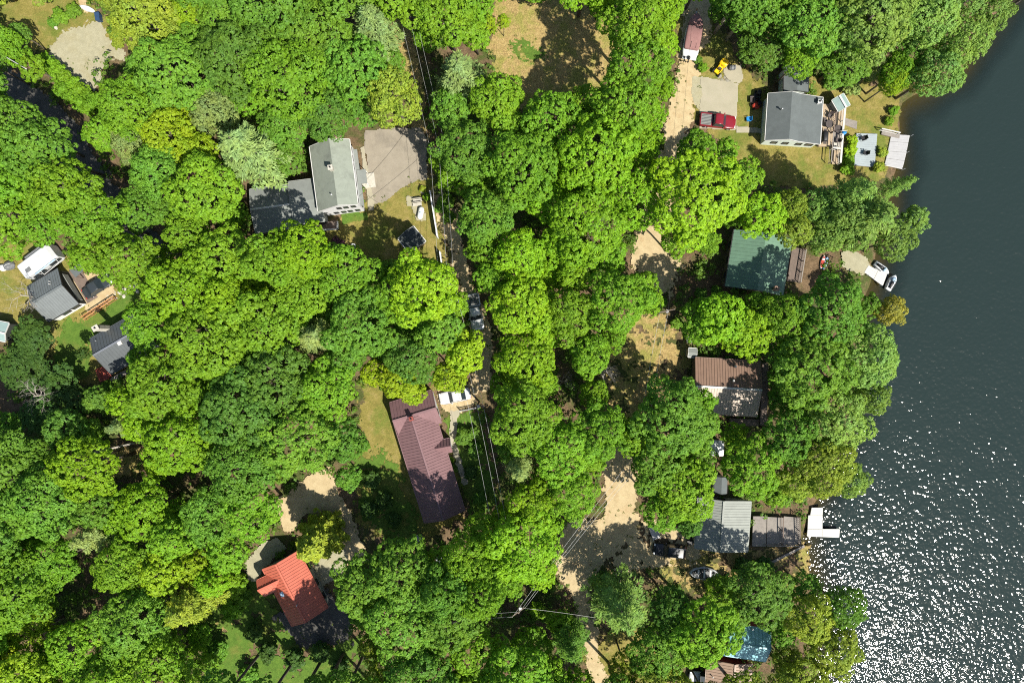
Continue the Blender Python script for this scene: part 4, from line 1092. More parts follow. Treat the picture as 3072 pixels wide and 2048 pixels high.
# --- white saltbox house with two rear wings
r = thing('house', 'white two-storey house with grey-green roof and two low rear wings', 'house', P(1040, 560))
wins = [('l', t, z, .7, 1.2) for t in (.08, .22, .36, .64, .78, .92) for z in (1.0, 3.9) if not (z == 1.0 and t in (.36, .64))] + [('b', t, z, .62, 1.0) for t in (.28, .48, .66, .86) for z in (.9, 3.6) if not (z == 3.6 and t < .4)]
g = gable(r, (987, 416), (1013, 615), 7.2, [(2.45, 5.9)], [(3.35, 4.9)], 'r_grey', 'white', .25, .25, 0, win=wins, cap=None)
q = g['pt'](0, 0, 0); b = MB()
ch = g['pt'](-.42, .9, 0); chimney(r, ch[0], ch[1], 0, 8.3, 1.15, .75, g['rz'] + math.pi / 2, 'brick', pots=2)
c = at(g, g['L'] * .46, -.12); chimney(r, c[0], c[1], 6.8, 8.15, .5, .5, g['rz'], 'stone')
c = at(g, g['L'] * .83, -.7); vent(r, c[0], c[1], c[2])
for t in (.5,):
    c = Vector(g['pt'](g['s0'] + (g['s1'] - g['s0']) * t, g['qb'], 0.35)); no = Vector((g['nl'].x, g['nl'].y, 0)); ax = Vector((g['d'].x, g['d'].y, 0))
    door(r, c, ax, no, 1.0, 2.1, 'lblue')
    h = MB(); e = c + no * 0.75 + Vector((0, 0, 2.5)); h.box(tuple(e), (2.0, 1.3, .12), g['rz']); h.build('porch_roof', M['r_wing'], r)
    for sx in (-.9, .9):
        p = MB(); f0 = c + no * 1.3 + ax * sx; p.tube([(f0.x, f0.y, 0), (f0.x, f0.y, 2.45)], .06, 6); p.build('porch_post', M['trim'], r)
    st = MB(); st.box((c.x + no.x * 1.15, c.y + no.y * 1.15, .17), (2.1, 1.9, .34), g['rz']); st.build('door_step', M['stone'], r)
for t0, t1 in ((.06, .40), (.60, .95)):
    h = MB()
    for t in (t0, t1): pass
    m0 = Vector(g['pt'](g['L'] * t0, g['qb'] + .28, 2.75)); m1 = Vector(g['pt'](g['L'] * t1, g['qb'] + .28, 2.75))
    h.bar(m0, m1, .55, .10); h.build('lean_to_awning', M['r_wing'], r)
gable(r, (869, 607), (962, 595), 3.5, [(3.05, 2.9)], [(3.1, 2.85)], 'r_wing', 'gsiding', .2, .2, 0, 'wing_', fascia='gsiding', win=[('r', .75, .6, 1.6, 1.5)])
gable(r, (751, 629), (869, 613), 3.3, [(3.05, 2.55)], [(3.2, 2.5)], 'r_wing', 'gsiding', .2, .2, 0, 'wing_', cap='trim', fascia='gsiding')
deck('deck', 'small brown plank deck with pale edges behind the white house', [(918, 668), (1010, 662), (1012, 686), (920, 692)], .5, 'bwood')
railing('railing', 'pale low railing along the small brown deck behind the white house', [(918, 691), (1012, 687), (1012, 664)], .85, 'trim', z0=.5)

# --- square black-roofed shed on the lawn
r = thing('garden_shed', 'square black-roofed shed turned on the lawn between white house and white fence', 'shed', P(1236, 718))
g = gable(r, (1215, 695), (1252, 741), 3.0, [(1.42, 2.35)], [(1.42, 2.35)], 'r_black', 'wsiding', .2, .2, .4, fascia='trim', win=[('b', .5, 1.0, .6, .6)])
door(r, Vector(g['pt'](g['L'] / 2, g['qb'], 0.05)), Vector((g['d'].x, g['d'].y, 0)), Vector((g['nl'].x, g['nl'].y, 0)), 1.0, 1.9)

# --- maroon metal-roofed house
r = thing('house', 'long house under a maroon ribbed metal roof with cross gable and small entry gable', 'house', P(1290, 1400))
gable(r, (1178, 1262.4), (1307, 1223.5), 4.3, [(2.5, 2.75)], [(2.3, 2.75)], 'r_maroon', 'white', .25, .25, .42, 'garage_', cap='r_maroon', fascia='r_maroon', win=[('b', .3, 1.0, .8, 1.0)])
g = gable(r, (1233, 1246), (1330, 1560), 4.62, [(3.0, 2.7)], [(3.0, 2.7)], 'r_maroon', 'white', .25, .3, .42, cap='r_maroon', fascia='r_maroon', win=[('l', t, .9, .9, 1.1) for t in (.22, .55, .7, .85)] + [('r', t, .9, .9, 1.1) for t in (.3, .5, .7)])
gable(r, (1306, 1346), (1351, 1337.5), 3.75, [(.95, 2.75)], [(.95, 2.75)], 'r_maroon', 'white', .2, .2, .42, 'entry_', fascia='r_maroon', win=[])
c = g['pt'](.4, 0, 4.62); chimney(r, c[0], c[1], 4.2, 5.25, .42, .42, g['rz'], 'rsiding')
door(r, Vector(g['pt'](g['L'] * .37, g['qb'] + .02, .15)), Vector((g['d'].x, g['d'].y, 0)), Vector((g['nl'].x, g['nl'].y, 0)), 1.0, 2.0)

# --- orange-red roofed house
r = thing('house', 'house with a bright orange-red metal roof and a small side gable, half in tree shade', 'house', P(875, 1780))
g = gable(r, (827, 1692), (917, 1866), 4.6, [(2.9, 2.75)], [(2.85, 2.75)], 'r_orange', 'gsiding', .25, .3, .4, cap='r_orange', fascia='r_orange', win=[('l', t, .9, .9, 1.1) for t in (.3, .6, .85)] + [('r', .8, .9, .9, 1.1), ('b', .5, 1, 1, 1.1)])
gable(r, (773.6, 1771), (838, 1740), 3.9, [(1.2, 3.0)], [(1.25, 2.95)], 'r_orange', 'gsiding', .2, .2, .4, 'side_gable_', cap='r_orange', fascia='r_orange', win=[('a', .5, 1, .7, .9)])
c = at(g, g['L'] * .47, -1.5, .06); s = MB(); s.box((c[0], c[1], c[2]), (.7, .55, .16), g['rz']); s.build('skylight', M['lblue'], g['roof'])
c = at(g, g['L'] * .7, .1); vent(r, c[0], c[1], c[2])

# --- slate-grey house by the lake
r = thing('house', 'pale green house with a three-slope slate-grey shingle roof and lakeside deck', 'house', P(2370, 350))
g = gable(r, (2376.6, 275), (2367.4, 417.4), 4.0, [(1.6, 3.3), (5.0, 2.6)], [(2.9, 2.8)], 'r_slate', 'pgreen', .2, .25, 0, win=[('b', .2, 1.0, .8, .9), ('b', .42, 1.0, .8, .9), ('b', .68, 1.0, .8, .9), ('b', .88, 1, 1.0, 1.0)] + [('l', t, .6, 1.3, 1.6) for t in (.2, .5, .8)], fascia='trim')
gable(r, (2393, 196), (2392, 272), 2.95, [(1.75, 2.5)], [(1.75, 2.5)], 'r_slate', 'pgreen', .2, .2, 0, 'annex_', fascia='dtrim')
c = at(g, g['L'] * .37, -1.25); vent(r, c[0], c[1], c[2], 'steel', .09, .6)
c = at(g, g['L'] * .14, 4.2); chimney(r, c[0], c[1], 2.4, 3.4, .35, .35, g['rz'], 'trim')
c = g['pt'](g['L'] * .10, 4.45, 2.7); vent(r, c[0], c[1], 2.7, 'steel', .12, .9, 'stove_pipe')

r = thing('garden_shed', 'small teal-grey gabled shed beside the lakeside deck of the slate-roofed house', 'shed', P(2526, 303))
g = gable(r, (2518, 287), (2538, 322), 2.5, [(.95, 2.05)], [(.95, 2.05)], 'r_teal', 'gsiding', .12, .12, 0, cap='trim', fascia='trim')

# --- green roofed house
r = thing('house', 'lakeside house under a green metal roof, mostly shaded by trees', 'house', P(2285, 785))
g = gable(r, (2300, 698), (2272, 870), 4.5, [(4.2, 3.15)], [(4.15, 3.15)], 'r_green', 'wsiding', .3, .3, .5, win=[('r', t, .9, .9, 1.1) for t in (.2, .5, .8)] + [('l', t, .7, 1.4, 1.6) for t in (.25, .6)] + [('b', .3, .9, .9, 1.1)], fascia='dtrim')
c = at(g, g['L'] * .92, 2.6); chimney(r, c[0], c[1], 3.2, 4.6, .5, .5, g['rz'], 'brick')
deck('deck', 'dark shaded wooden deck along the lake side of the green-roofed house', [(2377, 741), (2417, 748), (2400, 848), (2362, 843)], .9, 'bwood')
railing('railing', 'thin pale railing on the dark deck of the green-roofed house', [(2419, 749), (2403, 846)], .95, 'gwood', z0=.9)

# --- brown roofed house
r = thing('house', 'house with brown metal roof, pale tan lower half and white ridge line', 'house', P(2190, 1160))
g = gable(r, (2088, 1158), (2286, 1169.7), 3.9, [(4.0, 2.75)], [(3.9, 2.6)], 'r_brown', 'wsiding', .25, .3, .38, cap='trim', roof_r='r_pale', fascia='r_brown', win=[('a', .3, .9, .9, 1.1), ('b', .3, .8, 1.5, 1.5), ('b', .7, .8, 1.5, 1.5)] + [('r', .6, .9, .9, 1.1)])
for t, q in ((.60, 3.1), (.56, 1.1)):
    c = at(g, g['L'] * t, q); vent(r, c[0], c[1], c[2], 'trim', .11, .4)
deck('deck', 'dark weathered deck along the lake end of the brown-roofed house', [(2288, 1086), (2306, 1090), (2300, 1275), (2280, 1275)], .7, 'bwood')
deck('deck', 'small dark deck at the pale tan side of the brown-roofed house', [(2188, 1254), (2278, 1258), (2276, 1278), (2190, 1276)], .5, 'bwood')
r = thing('garden_shed', 'small grey flat-roofed shed at the corner of the brown-roofed house', 'shed', P(2079, 1058))
gable(r, (2066, 1057), (2091, 1059), 2.35, [(.62, 2.15)], [(.62, 2.15)], 'r_wing', 'gsiding', .1, .1, 0, fascia='trim')
r = thing('garden_shed', 'small white-roofed shed between tree crowns below the brown-roofed house', 'shed', P(2154, 1344))
gable(r, (2155, 1322), (2153, 1367), 2.5, [(.85, 2.2)], [(.8, 2.2)], 'white', 'white', .1, .1, 0, fascia='trim', cap='trim')

# --- silver roofed house
r = thing('house', 'house with a silver ribbed metal roof beside the white dock and brown decks', 'house', P(2180, 1580))
g = gable(r, (2171.7, 1503), (2161, 1656), 3.9, [(4.25, 2.75)], [(3.3, 2.8)], 'r_silver', 'gsiding', .25, .3, .36, cap='r_silver', fascia='r_silver', win=[('l', .3, .8, 1.5, 1.5), ('l', .7, .8, 1.5, 1.5), ('a', .5, .9, .9, 1.1), ('b', .4, .9, .9, 1.1)])
r = thing('garden_shed', 'dark slate shed half under leaves above the silver-roofed house', 'shed', P(2168, 1460))
gable(r, (2166, 1432), (2164, 1482), 2.6, [(.85, 2.2)], [(.9, 2.2)], 'r_slate', 'gsiding', .1, .1, 0, fascia='dtrim')

# --- blue roofed house and its brown neighbour at the foot of the sheet
r = thing('house', 'house with a light blue metal roof among trees', 'house', P(2250, 1935))
g = gable(r, (2186, 1927), (2313, 1945.6), 4.7, [(2.25, 3.65)], [(2.3, 3.6)], 'r_blue', 'rsiding', .25, .25, .5, cap='r_blue', fascia='r_blue', win=[('b', .5, .9, 1.2, 1.2), ('r', .75, .9, .9, 1.1)])
c = at(g, g['L'] * .55, 2.1); vent(r, c[0], c[1], c[2], 'trim', .08)
r = thing('house', 'low tan-brown metal-roofed building adjoining the light blue roof', 'house', P(2190, 2020))
g = gable(r, (2206, 1993), (2199, 2080), 3.3, [(2.65, 2.6)], [(3.7, 2.35)], 'r_tan', 'rsiding', .05, .25, .4, cap='r_tan', fascia='r_tan')
for s_, q in ((2.2, -2.9), (2.6, .6)):
    c = at(g, s_, q); vent(r, c[0], c[1], c[2], 'trim', .06, .4)
r = thing('garden_shed', 'charcoal-roofed lean-to shed between the white vehicle and tan-brown building', 'shed', P(2118, 2045))
gable(r, (2116, 2030), (2115, 2075), 2.3, [(.5, 2.1)], [(.5, 2.1)], 'r_dark', 'csiding', .1, .1, 0, fascia='dtrim')

# --- grey ribbed-roof cabin with shade-darkened gable, left
r = thing('house', 'cabin with charcoal ribbed metal roof and shade-darkened gable by the camper', 'house', P(180, 890))
g = gable(r, (93, 911), (186, 855.5), 3.85, [(2.95, 2.5)], [(2.95, 2.5)], 'r_char', 'white', .25, .25, .36, cap='r_char', fascia='dtrim', win=[('r', t, .9, 1.2, 1.0) for t in (.45, .8)])
# charcoal panel paints the shade on the gable end; long pale screen
no = Vector((g['d'].x, g['d'].y, 0)); ax = Vector((g['nl'].x, g['nl'].y, 0))
pts = [g['pt'](g['s1'] + .02, q, z) for q, z in ((g['qa'], .02), (g['qb'], .02), (g['qb'], 2.3), (0, 3.6), (g['qa'], 2.3))]
pts2 = [(p[0] + no.x * .06, p[1] + no.y * .06, p[2]) for p in pts]
k = MB(); k.add(pts + pts2, [(5, 6, 7, 8, 9), (0, 5, 9, 4), (1, 2, 7, 6), (2, 3, 8, 7), (3, 4, 9, 8)]); k.build('gable_shade_panel', M['csiding'], r)
k = MB(); c = Vector(g['pt'](g['s1'] + .12, 0, 1.35)); k.box(tuple(c), (.08, 4.3, 1.15), g['rz']); k.build('porch_screen', M['gsiding'], r)
k = MB(); e = c + no * .95; k.box((e.x, e.y, .12), (1.75, 5.4, .24), g['rz']); k.build('porch_floor', M['bwood'], r)
for s_, q in ((g['L'] * .7, 1.6), (g['L'] * .68, 1.2)):
    c = at(g, s_, q); vent(r, c[0], c[1], c[2], 'trim', .05, .3)
# --- dark ribbed-roof cabin
r = thing('house', 'dark ribbed metal-roofed cabin with pale stone chimney, half under trees', 'house', P(340, 1045))
g = gable(r, (280, 1066), (425, 982), 4.05, [(2.7, 2.6)], [(3.1, 2.5)], 'r_dark', 'wsiding', .25, .3, .46, cap='steel', fascia='r_dark', win=[('r', .3, .9, 1, 1), ('r', .7, .9, 1, 1)])
p = P(353, 986); chimney(r, p.x, p.y, 0, 5.3, .75, .6, g['rz'], 'stone')
c = at(g, g['L'] * .52, -.35); k = MB(); k.box((c[0], c[1], c[2] + .12), (.6, .5, .3), g['rz']); k.build('roof_hatch', M['trim'], g['roof'])
c = at(g, .9, 1.9); vent(r, c[0], c[1], c[2], 'steel', .05, .3)
deck('deck', 'red painted deck at the end of the dark cabin', [(288, 1106), (312, 1098), (336, 1128), (300, 1144)], .4, 'redwood')
railing('railing', 'red wooden railing round the red deck of the dark cabin', [(287, 1108), (299, 1144), (322, 1136)], .85, 'redwood', z0=.4, balusters=False)
# --- left edge
r = thing('garden_shed', 'grey-green roofed shed cut by the edge of the view near dark trees', 'shed', P(0, 995))
gable(r, (-60, 985), (14, 1000), 2.7, [(1.5, 2.3)], [(1.2, 2.3)], 'r_teal', 'csiding', .15, .15, 0, cap='trim', fascia='trim')
r = thing('lean_to', 'flat dark grey lean-to roof on posts beside the charcoal cabin', 'lean-to', P(232, 812))
c4 = [P(u, v, 2.2) for u, v in ((207, 808), (238, 792), (256, 806), (226, 832))]
k = MB(); k.prism([(p.x, p.y) for p in c4], 2.1, 2.2); k.build('roof', M['r_slate'], r)
for p in c4:
    q = p.lerp(sum(c4, Vector()) / 4, .08); k = MB(); k.box((q.x, q.y, 1.04), (.1, .1, 2.1)); k.build('post', M['bwood'], r)

# --- decks and docks
r, _ = deck('deck', 'tan plank deck with tables along the slate-roofed house', [(2467, 312), (2508, 314), (2498, 440), (2456, 440)], .7, 'wood')
r, _ = deck('deck', 'narrow lower tan deck strip below the tabled deck by the lake', [(2510, 330), (2532, 330), (2525, 398), (2504, 398)], .25, 'wood')
r, _ = deck('deck', 'grey-tan square deck bay holding chairs beside the blue folded umbrella', [(2500, 396), (2527, 396), (2524, 444), (2496, 444)], .6, 'gwood')
r, _ = deck('deck', 'long tan boardwalk running away from the chair bay under trees', [(2500, 446), (2524, 446), (2518, 492), (2496, 492)], .3, 'wood')
railing('railing', 'pale wooden railing along the lake edge of the tan deck strip', [(2536, 323), (2529, 395)], 1.0, 'dockw', z0=.25, balusters=False, top=.28)
railing('railing', 'pale wooden railing along the chair bay and boardwalk', [(2529, 402), (2522, 488)], 1.0, 'dockw', z0=.5, balusters=False, top=.28)
railing('railing', 'pale inner railing between tan deck and chair bay', [(2501, 396), (2494, 486)], 1.0, 'gwood', z0=.5, balusters=False)
railing('railing', 'short pale cross railing at the end of the chair bay', [(2500, 443), (2523, 446)], 1.0, 'dockw', z0=.5, balusters=False, top=.24)
railing('railing', 'dark railing between the tabled deck and the lower strip', [(2510, 330), (2502, 392)], 1.0, 'bwood', z0=.7, balusters=True)
r, _ = deck('ramp', 'weathered grey plank ramp leading down to the lakeside lawn', [(2534, 354), (2572, 364), (2570, 388), (2532, 374)], .12, 'gwood', cat='ramp', posts=False)
r, _ = deck('platform', 'blue-grey boat platform on the shore with a shaded half', [(2570, 400), (2632, 402), (2624, 502), (2562, 496)], .35, 'dockb', cat='platform', plank=.3)


def dock(name, label, polys, z, m, group=None, posts=()):
    p0 = P(*polys[0][0], z)
    root = thing(name, label, 'dock', (p0.x, p0.y, WATER_Z), group)
    for nm, pl, n in polys and [(('section'), q, None) for q in polys]:
        c4 = [P(u, v, z) for u, v in pl]
        mb = MB(); boards(mb, c4, z, max(int((c4[0] - c4[3]).length / .3), 2), .08, .012)
        mb.build('section', M[m], root)
        f = MB()
        for i in range(4):
            a, b = c4[i], c4[(i + 1) % 4]
            f.bar((a.x, a.y, z - .10), (b.x, b.y, z - .10), .08, .17)
        f.build('side_beam', M['trim'], root)
        FOOT.append([(p.x, p.y) for p in c4])
    for u, v in posts:
        p = P(u, v); k = MB(); k.tube([(p.x, p.y, -2.2), (p.x, p.y, z + .35)], .05, 8); k.build('post', M['steel'], root)
    return root


dock('dock', 'L-shaped white floating dock beside the brown lakeside decks',
     [[(2436, 1523), (2468, 1523), (2467, 1545), (2432, 1545)], [(2426, 1546), (2467, 1546), (2466.5, 1586), (2424, 1586)], [(2424, 1587), (2466, 1587), (2466, 1609), (2422, 1607)], [(2467, 1587), (2518.6, 1587), (2517, 1611), (2467, 1609)]], .25, 'dockw',
     posts=[(2470, 1552), (2424, 1612), (2516, 1614)])
dock('dock', 'pale aluminium dock in four panels near the blue-grey platform',
     [[(2675.5, 404), (2728.5, 407), (2724, 428), (2671, 424)], [(2671, 425), (2724, 429), (2718.5, 457), (2665, 453)], [(2665, 454), (2718.5, 458), (2712.5, 482), (2660, 474)], [(2660, 475), (2712.5, 483), (2706.5, 506), (2655, 495)]], .25, 'alu',
     posts=[(2732, 408), (2708, 509), (2653, 497), (2720, 458)])
r, _ = deck('gangway', 'short grey gangway with white handrail leading onto the aluminium dock', [(2648, 388), (2700, 402), (2698, 416), (2644, 403)], .3, 'gwood', cat='gangway', posts=False)
railing('railing', 'white handrail along the short gangway', [(2647, 386), (2701, 398)], .9, 'trim', z0=.3, balusters=False)
dock('dock', 'white angled dock with two jet skis tied beside the green-roofed house',
     [[(2606, 797), (2634, 811), (2622, 836), (2594, 816)], [(2634.5, 811.5), (2660, 824), (2648, 856), (2622.5, 837)]], .25, 'dockw', posts=[(2600, 826), (2640, 856)])
for lab, q, z, m in [('upper brown lakeside deck joined to the silver-roofed house', [(2260, 1548), (2300, 1548), (2298, 1638), (2256, 1638)], .9, 'gwood'), ('middle brown lakeside deck with a shaded corner', [(2302, 1550), (2349, 1552), (2349, 1633), (2300, 1633)], .75, 'gwood'), ('lowest brown lakeside deck nearest the white dock', [(2352, 1548), (2398, 1552), (2400, 1634), (2351, 1634)], .6, 'gwood')]:
    deck('deck', lab, q, z, m)
railing('railing', 'dark railing at the water end of the lowest brown lakeside deck', [(2400, 1551), (2402, 1635)], .95, 'bwood', z0=.6)
railing('railing', 'dark railing dividing the middle and lowest brown lakeside decks', [(2350, 1552), (2350, 1634)], .95, 'bwood', z0=.75, balusters=False)
railing('railing', 'pale railing along the lower side of the brown lakeside decks', [(2301, 1636), (2402, 1637)], .95, 'gwood', z0=.6, balusters=False)
r, _ = deck('gangway', 'narrow pale gangway slanting from the shade to the water below the brown decks', [(2312, 1684), (2412, 1634), (2415, 1640), (2315, 1691)], .35, 'gwood', cat='gangway', posts=False)
railing('railing', 'brown wooden stair railing along the sandy patio by the charcoal cabin', [(242, 951), (337, 890)], 1.0, 'owood', step=1.2)
railing('railing', 'second brown railing running level beside the sandy patio stairs', [(249, 958), (340, 897)], 1.0, 'owood', step=1.2, balusters=False)

# --- fences
def fence(name, label, p0, p1, h, m, panel=2.2, slats=False, skip=()):
    a, b = P(*p0), P(*p1); a.z = b.z = 0
    root = thing(name, label, 'fence', (a.x, a.y, 0))
    n = max(int((b - a).length / panel), 1)
    for i in range(n + 1):
        q = a.lerp(b, i / n); k = MB(); k.box((q.x, q.y, h / 2 + .05), (.13, .13, h + .1), math.atan2(b.y - a.y, b.x - a.x)); k.build('post', M[m], root)
    for i in range(n):
        if i in skip: continue
        s, e = a.lerp(b, i / n), a.lerp(b, (i + 1) / n); d = (e - s).normalized()
        s, e = s + d * .08, e - d * .08
        k = MB()
        if slats:
            for zz in (.3, h - .2): k.bar((s.x, s.y, zz), (e.x, e.y, zz), .05, .09)
            w = int((e - s).length / .16)
            for j in range(w + 1):
                q = s.lerp(e, j / w); k.box((q.x + d.y * .04, q.y - d.x * .04, h / 2), (.09, .025, h), math.atan2(d.y, d.x))
        else:
            k.bar((s.x, s.y, h / 2), (e.x, e.y, h / 2), .06, h - .1); k.bar((s.x, s.y, h), (e.x, e.y, h), .16, .09)
        k.build('panel', M[m], root)
    return root


fence('fence', 'straight white board fence along the dirt road beside the black-roofed shed', (1294, 581), (1330, 804), 1.75, 'white', 2.2, skip=(3,))
fence('picket_fence', 'short white picket fence casting spiky shadows by the white car', (1382, 1231), (1428, 1222), 1.15, 'white', 1.2, True)

# ------------------------------------------------------------------ vehicles
def car(name, label, u, v, deg, L, W, H, kind, paint, z_seen=0.9):
    """heading: degrees counter-clockwise from screen right, front end that way"""
    p = P(u, v, z_seen); c = (p.x, p.y, 0); rz = math.radians(deg); F = frame_at(c, rz)
    root = thing(name, label, {'pickup': 'pickup truck', 'suv': 'suv', 'sedan': 'car'}[kind], (c[0], c[1], 0))
    w = W / 2
    b = MB(); h1 = H * .53
    if kind == 'pickup':
        secs = [(-L / 2, w * .90, .42, h1 * .98, .35), (-L / 2 + .12, w * .97, .34, h1 * 1.02, .3), (-L * .12, w, .32, h1 * 1.03, .3), (L * .2, w, .32, h1 * 1.03, .32), (L * .42, w * .96, .34, h1 * .98, .36), (L / 2 - .08, w * .84, .36, h1 * .86, .4), (L / 2, w * .72, .42, h1 * .74, .5)]
    else:
        secs = [(-L / 2, w * .80, .42, h1 * .94, .45), (-L / 2 + .14, w * .93, .32, h1 * 1.0, .36), (-L * .2, w, .30, h1 * 1.04, .32), (L * .18, w, .30, h1 * 1.0, .34), (L * .40, w * .94, .32, h1 * .92, .38), (L / 2 - .1, w * .80, .34, h1 * .80, .42), (L / 2, w * .62, .42, h1 * .66, .5)]
    b.loft(secs, F, n=20)
    body = b.build('body', M[paint], root)
    # glasshouse and roof
    if kind == 'pickup': xr0, xr1, xb, xf = -L * .10, L * .10, -L * .15, L * .215
    elif kind == 'suv': xr0, xr1, xb, xf = -L * .40, L * .08, -L * .46, L * .20
    else: xr0, xr1, xb, xf = -L * .20, L * .06, -L * .34, L * .19
    z0, z1 = h1 * .97, H
    wr, wb = w * .74, w * .90
    B = [(xb, -wb, z0), (xf, -wb, z0), (xf, wb, z0), (xb, wb, z0)]
    T_ = [(xr0, -wr, z1 - .05), (xr1, -wr, z1 - .05), (xr1, wr, z1 - .05), (xr0, wr, z1 - .05)]
    for nm, i, j in (('side_window', 0, 1), ('windshield', 1, 2), ('side_window', 2, 3), ('rear_window', 3, 0)):
        g_ = MB(); q = [B[i], B[j], T_[j], T_[i]]
        cx = sum((Vector(x) for x in q), Vector()) / 4
        out = Vector((cx.x - (xb + xf) / 2, cx.y, 0)); out = (Vector((1, 0, 0)) if nm == 'windshield' else Vector((-1, 0, 0)) if nm == 'rear_window' else Vector((0, math.copysign(1, cx.y), 0))) * .02
        g_.add([F(*(Vector(x) + out)) for x in q] + [F(*(Vector(x) - out)) for x in q], [(0, 1, 2, 3), (7, 6, 5, 4), (0, 4, 5, 1), (1, 5, 6, 2), (2, 6, 7, 3), (3, 7, 4, 0)])
        g_.build(nm, M['glass'], root)
    r_ = MB()
    r_.loft([(xr0 - .06, wr * .9, z1 - .10, z1 - .02, .5), (xr0 + .1, wr * 1.02, z1 - .11, z1 + .02, .4), ((xr0 + xr1) / 2, wr * 1.05, z1 - .11, z1 + .035, .4), (xr1 - .05, wr * 1.02, z1 - .11, z1 + .01, .4), (xr1 + .05, wr * .9, z1 - .10, z1 - .04, .5)], F, n=16)
    for i in range(4):
        r_.bar(F(*B[i]), F(*T_[i]), .07, .07)
    r_.build('roof', M[paint], root)
    if kind == 'suv':
        for sy in (-1, 1):
            k = MB(); k.tube([F(xr0 + .2, sy * wr * .93, z1 + .07), F(xr1 - .15, sy * wr * .93, z1 + .07)], .028, 6); k.build('roof_rail', M['steel'], root)
    if kind == 'pickup':
        k = MB(); x0, x1 = -L / 2 + .12, xb - .1; zt = h1 * 1.03
        k.box(F((x0 + x1) / 2, 0, zt + .012), (x1 - x0, W * .80, .03), rz)
        bed = k.build('cargo_bed', M['grey'], root)
        k = MB()
        for sy in (-1, 1): k.bar(F(x0, sy * w * .9, zt + .05), F(x1, sy * w * .9, zt + .05), .11, .10)
        for xx in (x0, x1): k.bar(F(xx, -w * .84, zt + .05), F(xx, w * .84, zt + .05), .10, .10)
        k.build('bed_rail', M[paint], root)
        k = MB()
        for i in range(7):
            yy = (-.66 + i * .22) * w; k.bar(F(x0 + .12, yy, zt + .04), F(x1 - .12, yy, zt + .04), .05, .03)
        k.build('bed_liner', M['black'], bed)
    for sx in (-.31, .31):
        for sy in (-1, 1):
            t_ = MB(); rr = .35 if kind != 'sedan' else .32
            a0, a1 = F(sx * L, sy * (w - .20), rr), F(sx * L, sy * (w + .015), rr)
            t_.tube([a0, a1], rr, 18); wh = t_.build('tyre', M['tyre'], root)
            t_ = MB(); t_.tube([F(sx * L, sy * (w - .02), rr), F(sx * L, sy * (w + .03), rr)], rr * .6, 12); t_.build('rim', M['rim'], wh)
    for sy in (-1, 1):
        k = MB(); k.box(F(L / 2 - .16, sy * w * .66, h1 * .80), (.16, w * .34, .13), rz); k.build('headlight', M['lampw'], root)
        k = MB(); k.box(F(-L / 2 + .06, sy * w * .74, h1 * .86), (.10, w * .24, .18), rz); k.build('tail_light', M['lampr'], root)
        k = MB(); k.box(F(xf - .28, sy * (w + .09), h1 * 1.08), (.13, .2, .13), rz); k.build('wing_mirror', M[paint], root)
    k = MB(); k.box(F(L / 2 - .03, 0, .46), (.12, W * .74, .16), rz); k.build('front_bumper', M['black'], root)
    k = MB(); k.box(F(-L / 2 + .02, 0, .46), (.12, W * .80, .16), rz); k.build('rear_bumper', M['black'], root)
    FOOT.append([F(sx * L / 2, sy * w, 0)[:2] for sx, sy in ((-1, -1), (1, -1), (1, 1), (-1, 1))])
    return root, F


root, F = car('pickup_truck', 'dark red pickup truck with grey-lined bed at the edge of the concrete pad', 2154, 362, -5.5, 5.3, 1.95, 1.75, 'pickup', 'red')
car('suv', 'black suv with silver roof rails parked in shade near the silver-roofed house', 2009, 1651, 174, 4.7, 1.9, 1.72, 'suv', 'bpaint')
car('car', 'white car with dark windows on the sandy pad by the maroon-roofed house', 1364, 1188, 192, 4.6, 1.85, 1.5, 'sedan', 'wpaint')
car('pickup_truck', 'silver pickup truck on the narrow dirt road, half covered by leaves', 1426, 936, -80, 5.4, 1.95, 1.75, 'pickup', 'spaint')
car('car', 'charcoal car under leaves on the sandy patio by the charcoal cabin', 288, 858, 33, 4.5, 1.82, 1.45, 'sedan', 'grpaint')
car('suv', 'white vehicle at the foot of the view beside the charcoal lean-to shed', 2086, 2062, 88, 4.6, 1.9, 1.7, 'suv', 'wpaint')

# camper trailer
p = P(109, 783, 2.9); rz = math.atan2(9.0 * 1, 11.9) * 1.0
a = P(63, 817, 2.9); b = P(153, 749, 2.9); rz = math.atan2(b.y - a.y, b.x - a.x)
c = ((a.x + b.x) / 2, (a.y + b.y) / 2, 0); F = frame_at(c, rz); L = (b - a).length; W = 2.35
r = thing('camper_trailer', 'long white camper trailer with a dark roof hatch and side awning', 'camper', (c[0], c[1], 0))
k = MB(); k.loft([(-L / 2, W / 2 * .96, .5, 2.85, .2), (-L / 2 + .2, W / 2, .45, 2.92, .16), (L / 2 - .5, W / 2, .45, 2.92, .16), (L / 2, W / 2 * .94, .6, 2.6, .25)], F, smooth=False, n=24); k.build('body', M['gel'], r)
k = MB(); k.box(F(-L * .30, -.35, 2.96), (.75, .55, .10), rz); k.build('roof_hatch', M['gtarp'], r)
k = MB(); k.box(F(L * .1, .2, 2.95), (.35, .35, .08), rz); k.build('roof_vent', M['trim'], r)
for x_ in (-.32, -.12, .22, .38):
    window(r, Vector(F(x_ * L, -W / 2 - .02, 1.75)), Vector((math.cos(rz), math.sin(rz), 0)), Vector((math.sin(rz), -math.cos(rz), 0)), .8, .6)
k = MB(); k.tube([F(-L * .25, -W / 2 - .12, 2.62), F(L * .42, -W / 2 - .12, 2.62)], .10, 8); k.build('awning_roll', M['lblue'], r)
